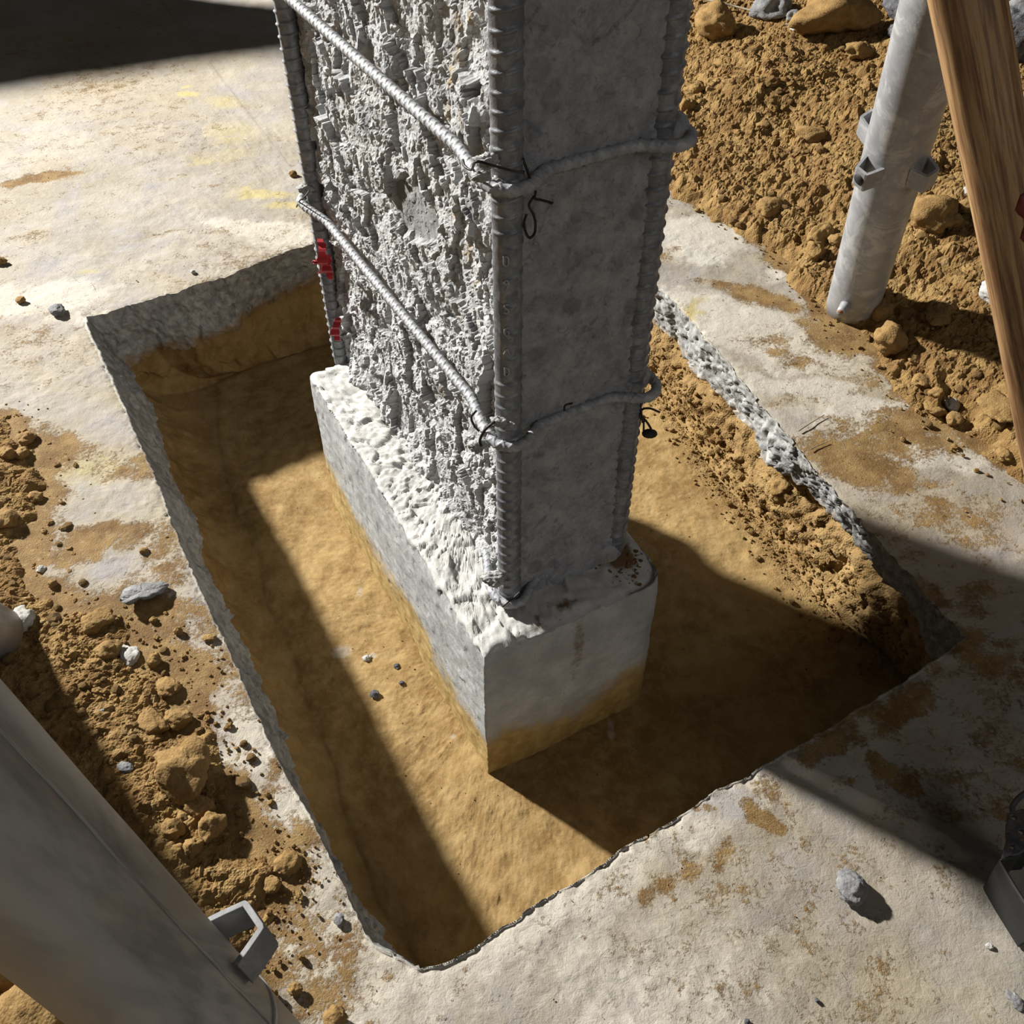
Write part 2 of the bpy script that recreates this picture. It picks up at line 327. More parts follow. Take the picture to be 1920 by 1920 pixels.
toeL=arr([(-260,560),(-60,780),(20,810),(60,890),(90,940),(70,1000),(60,1080),(110,1130),(190,1150),(250,1200),(345,1270),(345,1340),(400,1400),(425,1500),(450,1580),(545,1620),(520,1680),(470,1740),(430,1800),(400,1960),(380,2300)])[:,:2]
_off=vec3(np.array([0.]),np.array([0.]))
def hR(x,y):
    p=vec3(x,y); d=polydist(x,y,toeR)+fbm(p*9,4,31)*.05+fbm(p*30,3,33)*.012
    m=sst(-.01,.05,d); b=np.where(d>0,.30*(1-np.exp(-np.clip(d,0,9)/1.0)),0)
    return m*(.012+b+fbm(p*4,4,35)*.03*sst(0,.3,d)), m
def hL(x,y):
    p=vec3(x,y); d=-polydist(x,y,toeL)+fbm(p*12,4,41)*.03+fbm(p*40,3,43)*.010
    m=sst(-.005,.035,d); return m*(.006+.030*sst(0,.25,d)+fbm(p*9,3,45)*.006), m
def terrain(x,y):
    a,_=hR(x,y); b,_=hL(x,y); return np.maximum(a,b)
def ground(px,py):
    z=0.
    for _ in range(6):
        q=S(px,py,z); z=float(terrain(np.array([q[0]]),np.array([q[1]]))[0])
    return S(px,py,z)
# ---------------------------------------------------------------- floor slab (outer rings + broken edge)
DUST=[(40,900,.10,.16,1.),(60,1120,.14,.10,.9),(200,1010,.13,.035,.75,15),(330,1010,.06,.05,.55),(170,860,.10,.05,.45),(250,880,.12,.04,.6,25),(250,1150,.15,.10,.75),(330,1060,.05,.05,.6),(380,1250,.06,.10,.6),
 (70,335,.10,.035,1.05,20),(150,215,.07,.04,.35),(330,330,.09,.02,.4,10),(420,345,.08,.02,.45,10),(120,790,.07,.06,.35),(60,440,.07,.06,.45),(280,500,.10,.02,.4),(60,640,.12,.05,.4),(190,600,.018,.02,.9),(300,445,.10,.008,.6,18),
 (410,1560,.03,.03,.9),(500,1500,.05,.05,.55),(520,1640,.06,.05,.85),(560,1740,.09,.06,.62),(620,1800,.09,.06,.55),(480,1830,.10,.06,.75),(640,1900,.10,.05,.55),(700,1860,.06,.04,.5),(580,1560,.035,.04,.6),(530,1450,.03,.05,.5),
 (1420,560,.14,.05,.75,-35),(1330,530,.06,.03,.5),(1480,660,.12,.05,.55,-30),(1600,700,.10,.06,.5),(1560,620,.10,.09,.7),(1620,820,.12,.10,.62),(1500,760,.10,.03,.45),(1600,860,.14,.07,.9,-25),(1700,800,.13,.10,.75),(1700,900,.12,.05,.6),(1800,960,.16,.06,.55),
 (1850,1010,.12,.04,.5),(1650,970,.12,.03,.45,-35),(1730,1110,.10,.04,.6,-40),(1790,1200,.10,.06,.8,-20),(1700,1300,.10,.03,.75,28),(1560,1390,.10,.03,.7,30),(1830,1130,.08,.05,.5),(1900,1250,.10,.06,.55),(1670,1420,.05,.04,.7),(1420,1500,.06,.03,.5,25),
 (1390,1555,.025,.035,.9,60),(1290,1555,.02,.015,.6),(1500,1590,.04,.04,.45),(1320,1640,.02,.04,.6),(1250,1680,.03,.02,.6),(1220,1610,.03,.02,.6),(1580,1600,.05,.03,.4),(1880,1360,.08,.06,.45),(1730,1560,.04,.03,.35),(1600,1480,.04,.02,.4),
 (1270,590,.03,.10,.4,-30),(1250,480,.05,.05,.5),(1380,420,.08,.05,.45)]
PALE=[(500,440,.22,.06,.9,-15),(330,600,.35,.05,.8),(60,560,.25,.10,.8),(560,1360,.06,.14,.75,-60),(600,1500,.05,.1,.85,-60),(500,1330,.05,.08,.8),(560,1640,.07,.06,.75),(640,1760,.12,.08,.65),(1400,620,.25,.10,1.,-35),(1300,450,.15,.12,1.),(1560,740,.22,.06,1.,-20),(1640,790,.2,.08,.8,-20),
 (1760,850,.16,.04,.7,-15),(1500,520,.1,.05,.9),(850,1830,.35,.04,.7,30),(1000,1740,.3,.035,.75,32),(1250,1600,.25,.03,.7,32),(1240,1840,.25,.12,.55),(700,1900,.2,.1,.5),(250,1500,.1,.1,.3)]
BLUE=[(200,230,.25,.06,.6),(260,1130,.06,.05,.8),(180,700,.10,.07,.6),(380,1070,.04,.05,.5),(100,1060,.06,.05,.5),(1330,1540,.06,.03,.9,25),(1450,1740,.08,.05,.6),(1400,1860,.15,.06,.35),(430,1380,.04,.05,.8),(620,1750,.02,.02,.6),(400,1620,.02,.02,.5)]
YEL=[(370,170,.03,.025,1.3),(365,155,.018,.02,1.),(430,190,.10,.05,.62,-25),(440,250,.10,.10,.55,-40),(420,290,.10,.07,.5),(500,360,.09,.03,.85,-20),(380,300,.05,.05,.6),(540,385,.08,.02,.8),(155,500,.05,.03,.65),(130,895,.12,.05,.6),(1290,590,.015,.09,.9,-38)]
line0=S(300,0);line1=S(560,330)
def attrs_floor(x,y,fade):
    p=vec3(x,y); wx=x+fbm(p*7,4,60)*.035+fbm(p*25,3,64)*.012; wy=y+fbm(p*7+5,4,61)*.035+fbm(p*25+3,3,65)*.012
    d=blobs(wx,wy,DUST); _,mr=hR(x,y); _,ml=hL(x,y)
    dr=polydist(wx,wy,toeR); dl=-polydist(wx,wy,toeL)
    d=np.maximum(d,.95*sst(-.09,.0,dr)*(0.55+.45*sst(-.03,.0,dr))); d=np.maximum(d,.9*sst(-.07,.0,dl))
    d=np.maximum(d,.27+.12*fbm(p*3,3,66)+.05*sst(-.2,.6,fbm(p*14,3,67)))
    t=line1-line0; L=np.linalg.norm(t[:2]); dd=np.abs((x-line0[0])*t[1]-(y-line0[1])*t[0])/L
    ln=np.exp(-(dd/.0025)**2)*(y>line1[1]-.05)
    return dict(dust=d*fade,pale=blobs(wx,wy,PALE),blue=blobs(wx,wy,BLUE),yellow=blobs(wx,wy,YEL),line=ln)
rings=[];side=[];dirt=[]
NB=36
for k in range(NB,0,-1):      # from slab bottom up to the arris
    t=k/NB
    P=T*(1-t)+B*t
    prof=np.where(sid==3,sst(0,1,t)*0+t**.8,t)   # left face: sawn top then sloping break
    P[:,:2]=T[:,:2]*(1-prof[:,None])+B[:,:2]*prof[:,None]
    amp=np.array([.0045,.0055,.0012,.004])[sid]*sst(0,.35,t)
    am2=np.array([.0010,.002,.0008,.0006])[sid]*sst(0,.05,t)
    q=P*28; nz=facet(q,71)*amp+fbm(P*60,4,72)*amp*.5+facet(P*90,75)*(amp*.3+am2)
    nz=np.where(sid==2,-np.abs(nz)-.001*t,nz); P=P+nin*nz[:,None]; P[:,2]+=(fbm(P*22,3,74)*.010*t**3)
    rings.append(P); side.append(np.ones(NS)); dirt.append(sst(.55,1.,t)*.9*np.ones(NS)*np.array([.75,.5,.6,.35])[sid])
rings.append(T.copy()); side.append(np.full(NS,.5)); dirt.append(np.zeros(NS))
outer=[]
MO=210; ctr=cen.copy()
# outward growth; outer ring is a large rectangle-ish circle
ang=np.arctan2(T[:,1]-ctr[1],T[:,0]-ctr[0]); R0=np.hypot(T[:,0]-ctr[0],T[:,1]-ctr[1])
dists=np.cumsum(np.r_[.0015,.0025,np.geomspace(.0032,.10,MO-2)]); 
nout=-nin.copy(); rad=np.stack([np.cos(ang),np.sin(ang),0*ang],1)
for k in range(MO):
    d=dists[k]; w=sst(0,.5,np.array([d]))[0]
    dirn=nout*(1-w)+rad*w; dirn/=np.linalg.norm(dirn,axis=1)[:,None]
    outer.append(d)
# march outwards so that rings never cross
cur=T.copy(); last=0
for k in range(MO):
    d=dists[k]; w=float(sst(0,.35,np.array([d]))[0]); dirn=nout*(1-w)+rad*w; dirn/=np.linalg.norm(dirn,axis=1)[:,None]
    nxt=cur+dirn*(d-last); last=d
    if k>3:
        s=.25; nxt[:,:2]=(1-s)*nxt[:,:2]+s*.5*(np.roll(nxt,1,0)+np.roll(nxt,-1,0))[:,:2]
    cur=nxt; P=cur.copy(); x,y=P[:,0],P[:,1]; p3=vec3(x,y)
    z=fbm(p3*3,3,80)*.003+fbm(p3*28,4,81)*.0016+np.clip(facet(p3*70,82),0,1)*.0012*sst(.0,.3,fbm(p3*6,3,83))
    edge=math.exp(-d/.006); P[:,2]=z*(1-.3*edge)-edge*.0030*(1+facet(p3*60,84))
    rings.append(P); side.append(np.full(NS,max(0,.25*math.exp(-d/.002)))); dirt.append(np.zeros(NS))
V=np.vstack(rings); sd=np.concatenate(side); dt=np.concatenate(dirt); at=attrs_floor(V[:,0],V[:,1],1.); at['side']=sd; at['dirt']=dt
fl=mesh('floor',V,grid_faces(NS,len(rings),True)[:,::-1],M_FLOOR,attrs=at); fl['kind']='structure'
# ---------------------------------------------------------------- pit: soil walls + floor
rings=[];grit=[];pale=[]
NW=44
Bl=rings_bottom=None
under=np.array([.012,.035,.01,.012])[sid]
pw=np.array([1.,1.,1.,1.])
for k in range(NW+1):
    t=k/NW
    U=B-nin*under[:,None]; U[:,2]=B[:,2]+.004
    a=sst(0,.18,np.array([t]))[0]
    # start tucked under the slab, run down to the floor contact with a rounded toe
    tt_=np.where(sid==1,t**1.0,t**1.7)
    P=np.empty_like(T); P[:,:2]=U[:,:2]*(1-tt_[:,None])+W[:,:2]*tt_[:,None]
    zz=np.where(sid==1,t**.75,1-(1-t)**2.0); P[:,2]=U[:,2]*(1-zz)+(-hP)*zz
    amp=np.array([.007,.010,.006,.006])[sid]*(math.sin(math.pi*min(1,t+.08))**.5)
    gr=np.where(sid==1,pebble(P*38,93)*.010+pebble(P*80,95)*.005,pebble(P*60,93)*.002)*math.sin(math.pi*min(1,t*.95+.02))
    P=P+nin*(fbm(P*14,4,90)*amp*1.5+facet(P*26,91)*amp*.6+gr)[:,None]
    P[:,2]+=np.where(sid==1,gr,0)*(t<1)
    rings.append(P); grit.append(np.where(sid==1,1.,.25)*(1-.7*t**6)); 
Wc=rings[-1].copy(); CI=np.array([.02,1.0,0])*H
NF=150
for k in range(1,NF+1):
    t=(k/NF); P=Wc*(1-t)+np.array([CI[0],CI[1],-hP])*t
    p3=vec3(P[:,0],P[:,1]); dw=np.linalg.norm((Wc-P)[:,:2],axis=1)
    z=-hP+fbm(p3*5,4,97)*.006*sst(0,.05,dw)+fbm(p3*40,4,98)*.0016+.006*(dw/.02)*np.exp(-dw/.02)
    g=np.where(sid==1,1.,.0)*np.exp(-(dw/.05)**2); z=z+pebble(p3*90,99)*.0035*g+np.clip(facet(p3*110,96),0,1)*.001
    P[:,2]=z; rings.append(P); grit.append(g)
V=np.vstack(rings)
pl=blobs(V[:,0]*1,V[:,1]*1,[])
def blobz(x,y,L,z):
    o=np.zeros_like(x)
    for (a,b,rx,ry,am) in L:
        c=S(a,b,z); o=np.maximum(o,am*np.exp(-(((x-c[0])/rx)**2+((y-c[1])/ry)**2)))
    return o
pl=blobz(V[:,0],V[:,1],[(675,1110,.012,.03,.8),(640,1225,.03,.03,.9),(700,1230,.01,.01,1.),(1145,1370,.01,.03,1.),(850,1380,.01,.01,.8)],-hP)
pt=mesh('pit_soil',V,grid_faces(NS,len(rings),True)[:,::-1],M_PIT,attrs=dict(grit=np.concatenate(grit),pale=pl)); pt['kind']='structure'
# ---------------------------------------------------------------- soil heaps
def heap(name,x0,x1,y0,y1,st,fn,label,seed,a1,a2):
    xs=np.arange(x0,x1,st); ys=np.arange(y0,y1,st); X,Y=np.meshgrid(xs,ys); x=X.ravel();y=Y.ravel(); z,m=fn(x,y); p=vec3(x,y)
    p=p+np.stack([fbm(p*50,2,seed+8),fbm(p*50+9,2,seed+9),0*x],1)*.004
    z=z+m*(pebble(p*26,seed)*a1*sst(-.3,.5,fbm(p*6,3,seed+1))+pebble(p*55,seed+2)*a2+pebble(p*110,seed+3)*a2*.55+fbm(p*30,4,seed+4)*a1*.5+facet(p*40,seed+5)*a2*.4)
    z=np.where(m>.02,z,-.012); z=np.where((m<=.3)&(m>.02),z-.006*(1-m/.3),z)
    F=grid_faces(len(xs),len(ys)); keep=(m[F].max(1)>.02); F=F[keep]; used=np.unique(F); re=-np.ones(len(x),int); re[used]=np.arange(len(used))
    o=mesh(name,np.stack([x,y,z],1)[used],re[F],M_SOIL,smooth=False); tag(o,label,'soil',kind='stuff'); return o
hx=S(1150,250)[0]
heap('soil_heap',.25,2.6,.95,4.3,.0045,hR,'ochre dug soil heaped on the slab behind and right of the pit',110,.011,.0085)
heap('soil_spread',-1.35,-.25,.25,2.0,.0033,hL,'thin ochre soil spread on the slab along the left side of the pit',130,.008,.0065)
# ---------------------------------------------------------------- loose crumbs
def ico(sub):
    import bmesh
    bm=bmesh.new(); bmesh.ops.create_icosphere(bm,subdivisions=sub,radius=1.)
    V=np.array([v.co[:] for v in bm.verts]); F=np.array([[v.index for v in f.verts] for f in bm.faces]); bm.free(); return V,F
I1=ico(1); I2=ico(2); I4=ico(4)
def lump(base,seed,rough=.28):
    V,F=base; n=V/np.linalg.norm(V,axis=1)[:,None]; r=1+rough*fbm(n*1.3+seed*3.1,2,seed)
    for k in range(7):
        d=np.random.default_rng(seed*13+k).normal(size=3); d/=np.linalg.norm(d); h=.62+.25*((seed*7+k*5)%10)/10
        c=n@d*r; r=np.where(c>h,r*h/np.maximum(c,1e-6)*.6+r*.4,r)
    return n*r[:,None],F
TPL=[lump(I1,k) for k in range(10)]
def scatter(name,pts,sizes,label,m,catn='soil'):
    Vs=[];Fs=[];o=0; n=len(pts)
    for k in range(len(TPL)):
        idx=np.arange(k,n,len(TPL)); V,F=TPL[k]
        if len(idx)==0: continue
        q=rng.normal(size=(len(idx),4)); q/=np.linalg.norm(q,axis=1)[:,None]; w,x,y,z=q.T
        R=np.stack([1-2*(y*y+z*z),2*(x*y-z*w),2*(x*z+y*w),2*(x*y+z*w),1-2*(x*x+z*z),2*(y*z-x*w),2*(x*z-y*w),2*(y*z+x*w),1-2*(x*x+y*y)],1).reshape(-1,3,3)
        sc=sizes[idx][:,None]*rng.uniform(.65,1.25,(len(idx),3)); A=np.einsum('nij,nvj->nvi',R,V[None]*sc[:,None,:]); A[:,:,2]*=.8
        A=A+pts[idx][:,None,:]; Vs.append(A.reshape(-1,3)); f=F[None]+(np.arange(len(idx))*len(V))[:,None,None]+o; Fs.append(f.reshape(-1,3)); o+=len(idx)*len(V)
    ob=mesh(name,np.vstack(Vs),np.vstack(Fs),m,smooth=False); tag(ob,label,catn,kind='stuff'); return ob
def sample(n,x0,x1,y0,y1,dens):
    out=[]; c=0
    while c<n:
        x=rng.uniform(x0,x1,n*3);y=rng.uniform(y0,y1,n*3); k=rng.uniform(size=n*3)<dens(x,y); out.append(np.stack([x[k],y[k]],1)); c+=k.sum()
    return np.vstack(out)[:n]
from math import pi
Tpoly=T[::6,:2]
def inpoly(x,y,P):
    c=np.zeros(x.shape,bool); n=len(P)
    for i in range(n):
        a=P[i];b=P[(i+1)%n]; k=((a[1]>y)!=(b[1]>y))&(x<(b[0]-a[0])*(y-a[1])/(b[1]-a[1]+1e-12)+a[0]); c^=k
    return c
def sizes(n,lo,hi,a=2.2): 
    u=rng.uniform(size=n); return lo*(1-u*(1-(lo/hi)**a))**(-1/a)
def place(xy,s): z=terrain(xy[:,0],xy[:,1]); return np.column_stack([xy,z+s*.35])
def dR_(x,y): 
    _,m=hR(x,y); d=polydist(x,y,toeR); return m*.9+.35*np.exp(-(np.clip(-d,0,9)/.05)**2)*(d<0)*(~inpoly(x,y,Tpoly))
def dL_(x,y):
    _,m=hL(x,y); d=-polydist(x,y,toeL); return (m*.75+.3*np.exp(-(np.clip(-d,0,9)/.05)**2)*(d<0))*(~inpoly(x,y,Tpoly))
xy=sample(20000,.3,2.3,.95,3.6,dR_); s=sizes(len(xy),.0022,.013); scatter('soil_crumbs',place(xy,s),s,'loose ochre soil crumbs strewn over the heap right of the pit',M_SOIL)
xy=sample(15000,-1.2,-.2,.3,1.9,dL_); s=sizes(len(xy),.0016,.0085); scatter('soil_crumbs',place(xy,s),s,'loose ochre soil crumbs strewn over the left soil spread',M_SOIL)
def dF(x,y):
    a=attrs_floor(x,y,1.)['dust']; k=~inpoly(x,y,Tpoly); return k*(sst(.3,.9,a)*.9+.03)
xy=sample(9000,-1.6,1.6,.3,3.0,dF); s=sizes(len(xy),.0007,.0035,2.6); scatter('soil_grains',place(xy,s),s,'fine ochre soil grains scattered on the dusty concrete slab',M_SOIL)
# talus crumbs inside pit
R_=V.reshape(-1,NS,3); idx=np.where(sid==1)[0]; n=1900; c_=rng.choice(idx,n); t_=np.clip(rng.normal(36,12,n),4,62).astype(int); P=R_[t_,c_]; s=sizes(n,.002,.011); 
scatter('soil_crumbs',P+np.array([-.3,-.1,.4])*s[:,None],s,'loose soil crumbs on the crumbling right side of the pit',M_SOIL)
n=350; c_=rng.integers(0,NS,n); t_=rng.integers(NW+8,NW+120,n); P=R_[t_,c_]; s=sizes(n,.001,.0028); scatter('soil_grains',P+np.array([0,0,.3])*s[:,None],s,'fine soil grains on the smooth pit floor',M_SOIL)
PITV=R_
# ---------------------------------------------------------------- individual clods and stones
def clod(name,c,size,seed,m,label,catn,flat=.7,elong=1.0,group=None,rot=None,base=None,rough=.3,fac=None):
    key=(seed%14,base is I4 or base is None)
    V,F=lump(base if base is not None else I4,seed%14+20,rough)
    n=V/np.linalg.norm(V,axis=1)[:,None]
    if base is None or base is I4:
        V=V*(1+.06*facet(n*3+seed,seed)[:,None]+.05*fbm(n*6+seed,3,seed)[:,None])
    V=V*np.array([size*elong,size,size*flat]); a=rot if rot is not None else (seed*2.399)%(2*pi); ca,sa=math.cos(a),math.sin(a)
    V=V@np.array([[ca,sa,0],[-sa,ca,0],[0,0,1.]]); zmin=V[:,2].min(); off=-zmin*.72
    o=mesh(name,V+np.array(c)+np.array([0,0,off]),F,m,loc=np.array(c)); tag(o,label,catn,group); return o
def pc(px,py,w,kind,label,name='soil_clod',flat=.75,elong=1.,z=None,rot=None):
    g=ground(px,py+w*.25) if z is None else S(px,py,z)
    d=np.linalg.norm(g-CAM); size=.5*w/FPX*d; m={'o':M_CLOD,'g':M_GREY,'d':M_DARK,'p':M_PALE}[kind]
    catn='clod' if kind=='o' and name=='soil_clod' else 'stone'
    return clod(name,g,size,abs(int(px*7+py*3)),m,label,catn,flat,elong,rot=rot)
CL=[
(350,1444,100,'o','largest ochre soil block on the left soil spread beside the pit',.7,1.05),
(319,1281,42,'o','flat angular ochre clod, upper one on the left soil beside the pit edge',.4,1.3),
(288,1352,42,'o','left half of the jagged ochre clod pair above the largest left block',.5,1.3),
(335,1342,40,'o','right half of the jagged ochre clod pair above the largest left block',.5,1.2),
(379,1508,44,'o','ochre clod leaning against the lower corner of the largest left block',.8,1.1),
(397,1549,50,'o','rounded ochre clod below the largest left block, closest to the pit edge',.8,1.),
(324,1551,36,'o','smooth oval ochre clod lower left of the largest left block',.8,1.2),
(366,1586,36,'o','small upright ochre clod just below the rounded clod pair on the left',.9,.9),
(336,1592,24,'o','little ochre clod left of the small upright clod on the left soil',.8,1.),
(232,1598,30,'o','dark brown clod in the shade of the large foreground pipe',.8,1.1),
(541,1614,42,'o','crumbly ochre clod nearest the left pit edge at half its length',.6,1.2),
(510,1655,30,'o','crumbly ochre clod just below left of the one nearest the left pit edge',.6,1.2),
(400,1715,26,'o','brown clod above the bracket of the large foreground pipe',.7,1.1),
(423,1790,36,'o','ochre clod seen through the bracket of the large foreground pipe',.8,1.1),
(510,1864,24,'o','brown pebble-like clod right of the foreground pipe near the bottom edge',.9,.9),
(555,1854,22,'o','small ochre clod on bare slab right of the foreground pipe',.8,1.1),
(628,1904,40,'o','ochre clod at the bottom edge below the pit corner',.7,1.2),
(26,1822,56,'o','upper of the two large ochre lumps behind the foreground pipe',.8,1.),
(66,1888,105,'o','largest ochre lump behind the foreground pipe in the bottom left corner',.7,1.),
(165,1899,30,'o','small ochre lump right of the largest bottom left corner lump',.8,1.1),
(112,1852,34,'o','ochre clod between the big corner lump and the foreground pipe',.7,1.1),
(292,1237,26,'o','round ochre clod right of the white stone on the left soil',.8,1.),
(182,1160,46,'o','crumbly ochre clod near the tilted flake on the left slab',.6,1.1),
(205,1215,40,'o','ochre clod below the crumbly one near the tilted flake',.6,1.1),
(55,820,30,'o','ochre pebble clod at the top of the left soil strip',.7,1.3),
(43,850,26,'o','paired ochre clod, right one, near the left frame edge',.8,1.),
(15,850,28,'o','paired ochre clod, left one, at the left frame edge',.8,1.),
(18,968,44,'o','brown clod at the left frame edge above the left pipe foot',.6,1.1),
(70,930,24,'o','crumbly clod at the pit side of the upper left soil strip',.6,1.1),
(101,1095,16,'o','brown pebble clod above the white lump beside the left pipe foot',.9,1.),
(288,1161,14,'o','orange pebble lying in the shadow of the tilted concrete flake',.8,1.),
(335,1183,17,'o','brown pebble on the slab right of the tilted concrete flake',.9,1.1),
(395,1195,17,'o','brown pebble close to the left pit edge right of the tilted flake',.7,1.3),
(271,1032,14,'o','small brown pebble above the tilted concrete flake',.9,1.),
(4,492,16,'o','brown pebble on pale slab at the left frame edge',.8,1.),
(40,563,14,'o','ochre pebble on pale slab near the left frame edge',.8,1.2),
(550,326,14,'o','single ochre pebble on the slab left of the column',.7,1.),
(1436,386,42,'o','ochre clod at the foot of the right heap nearest the column',.6,1.2),
(1535,438,46,'o','upright ochre clod left of the leaning right pipe',.8,.9),
(1525,471,34,'o','smaller ochre clod just below the upright clod by the right pipe',.8,1.1),
(1567,450,30,'o','ochre clod touching the left side of the right pipe',.8,1.),
(1738,401,84,'o','large ochre clod between the right pipe and the timber pole',.8,1.),
(1781,418,36,'o','small yellowish clod right of the large one by the timber pole',.8,1.),
(1806,392,34,'o','ochre clod half behind the timber pole',.8,1.),
(1646,587,40,'o','upright ochre clod against the foot of the right pipe',1.,.9),
(1661,642,58,'o','angular ochre block with a dark shadow below the right pipe foot',.9,1.1),
(1757,590,46,'o','ochre clod in the soil between pipe foot and pole foot',.5,1.2),
(1755,737,28,'o','ochre clod among the crumbs at the slab side of the right heap',.8,1.),
(1750,764,34,'o','flat ochre clod left of the white pebble by the right heap',.5,1.2),
(1726,709,34,'o','flat ochre clod above the crumb field at the right heap',.5,1.2),
(1867,755,66,'o','wide ochre slab-like clod left of the lower timber pole',.4,1.3),
(1785,784,28,'o','ochre clod below the white pebble by the right heap',.8,1.),
(1711,674,26,'o','ochre clod below right of the angular block',.8,1.),
(1789,640,18,'o','small lone clod right of the angular block',.8,1.1),
(1339,50,78,'o','large ochre lump at the top edge right of the column',.8,1.),
(1560,32,100,'o','largest ochre lump at the top edge left of the right pipe',.7,1.3),
(1610,100,40,'o','ochre lump below the largest top edge lump',.7,1.2),
(1288,199,28,'o','pale ochre clod beside the right edge of the column',.9,.9),
(1303,168,22,'o','small ochre clod above the pale one beside the column edge',.8,1.),
(1515,250,44,'o','half buried ochre clod on the slope left of the right pipe',.5,1.2),
(1430,232,24,'o','half buried clod in the middle of the right slope',.5,1.2),
(1855,800,26,'o','ochre clod at the lower end of the right heap',.7,1.),
(1880,850,26,'o','ochre clod at the lowest tip of the right heap by the pole',.6,1.3),
]
for a in CL: pc(a[0],a[1],a[2],a[3],a[4],flat=a[5],elong=a[6])
ST=[
(1447,18,62,'g','grey stone at the top edge among the soil right of the column',.8,1.1,'stone'),
(1487,32,28,'g','smaller grey stone right of the grey one at the top edge',.8,1.1,'stone'),
(1496,47,30,'p','white chip below the grey stones at the top edge',.5,1.4,'stone_chip'),
(1687,14,62,'d','dark rock at the top edge left of the right pipe',.8,1.1,'stone'),
(1683,66,36,'d','small dark rock beside the upper part of the right pipe',.8,1.1,'stone'),
(1893,88,80,'d','tall dark craggy rock behind the timber pole',1.2,.8,'stone'),
(1912,20,50,'g','grey rock in the top right corner',.8,1.1,'stone'),
(1852,552,44,'p','pale stone tucked behind the lower timber pole',.8,.7,'stone'),
(1815,362,22,'p','little pale stone beside the timber pole',.8,.8,'stone'),
(1783,759,26,'p','white pebble among the crumbs of the right heap',.7,1.1,'pebble'),
(45,1162,40,'p','white lump beside the left pipe foot',.7,1.2,'stone'),
(79,1066,15,'p','white pebble on the soil left of the tilted flake',.8,1.1,'pebble'),
(244,1222,34,'p','flat white stone on the left soil below the tilted flake',.35,1.4,'stone'),
(188,1335,14,'g','small grey chip in the soil above the foreground pipe',.5,1.2,'stone_chip'),
(236,1435,24,'g','grey chip half buried left of the largest left block',.4,1.3,'stone_chip'),
(108,582,26,'g','grey chip on the pale slab near the back left pit corner',.6,1.1,'stone_chip'),
(634,1721,20,'g','grey chip on the slab near the bottom left pit edge',.5,1.1,'stone_chip'),
(363,510,9,'p','tiny white pebble on the slab above the back pit edge',.8,1.,'pebble'),
(1597,1660,50,'g','grey stone lying alone on the near slab right of the pit',.75,1.35,'stone'),
(1532,1875,8,'d','tiny dark pebble at the bottom of the near slab',.9,1.,'pebble'),
(1854,1772,10,'p','tiny white pebble at the lower right of the near slab',.8,1.1,'pebble'),
(1400,1914,9,'d','tiny dark pebble at the bottom edge below the grey stone',.8,1.1,'pebble'),
(1905,1876,22,'g','grey chip in a slab crack in the bottom right corner',.4,1.4,'stone_chip'),
]
for a in ST: pc(a[0],a[1],a[2],a[3],a[4],a[7],a[5],a[6],rot=(1.2 if a[0]==1597 else None))
for (x,y,w,m,l) in [(744,1250,11,'d','upper dark pebble on the lit pit floor'),(754,1281,9,'d','dark pebble just below the upper one on the pit floor'),(702,1303,17,'d','dark oval pebble on the pit floor near the shade'),(688,1236,14,'p','pale round pebble set in the pit floor')]:
    pc(x,y,w,m,l,'pebble',.6,1.1,z=-hP+.001)
for (x,y,w,l,zz) in [(1467,925,46,'pitted ochre clod stuck in the right pit side below the slab edge',-.62),(1500,965,26,'ochre clod below the pitted one on the right pit side',-.8),(1560,1052,30,'ochre clod on the shaded right pit side',-.8),(1600,1085,30,'dark ochre clod low on the shaded right pit side',-.75),(1650,1160,30,'clod deep in the shaded right pit corner',-.8),(1420,890,20,'small clod on the lit right pit side',-.85)]:
    g=S(x,y,hP*zz); clod('soil_clod',g-np.array([0,0,.004]),.5*w/FPX*np.linalg.norm(g-CAM),x+y,M_CLOD,l,'clod',.8,1.1)
# flake
def flake():
    q=[(228,1132),(232,1108),(250,1098),(272,1095),(300,1088),(317,1093),(305,1112),(285,1124),(262,1130),(240,1142)]
    P=arr(q,.012); c=P.mean(0); n=len(q); P2=P.copy(); lift=np.interp(P[:,1],[P[:,1].min(),P[:,1].max()],[.020,.004]); P2[:,2]=lift+.006
    P1=P2.copy(); P1[:,2]-=.009; P1[:,:2]=c[:2]+(P1[:,:2]-c[:2])*.85
    R=[]; 
    for (a,s) in ((P1,.02),(P1,.5),(P1,1.),((P1+P2)/2,1.06),(P2,1.),(P2,.6),(P2,.02)):
        cc=a.mean(0); r=cc+(resample(np.vstack([a,a[:1]]),61)[:-1]-cc)*s; r=r+ (facet(r*90,5)*.0022*(s>.3))[:,None]*np.array([.5,.5,1]); R.append(r)
    o=mesh('concrete_flake',np.vstack(R),grid_faces(60,len(R),True),M_GREY,loc=[c[0],c[1],0]); tag(o,'tilted flat grey concrete flake on the dusty slab left of the pit','concrete flake')
flake()
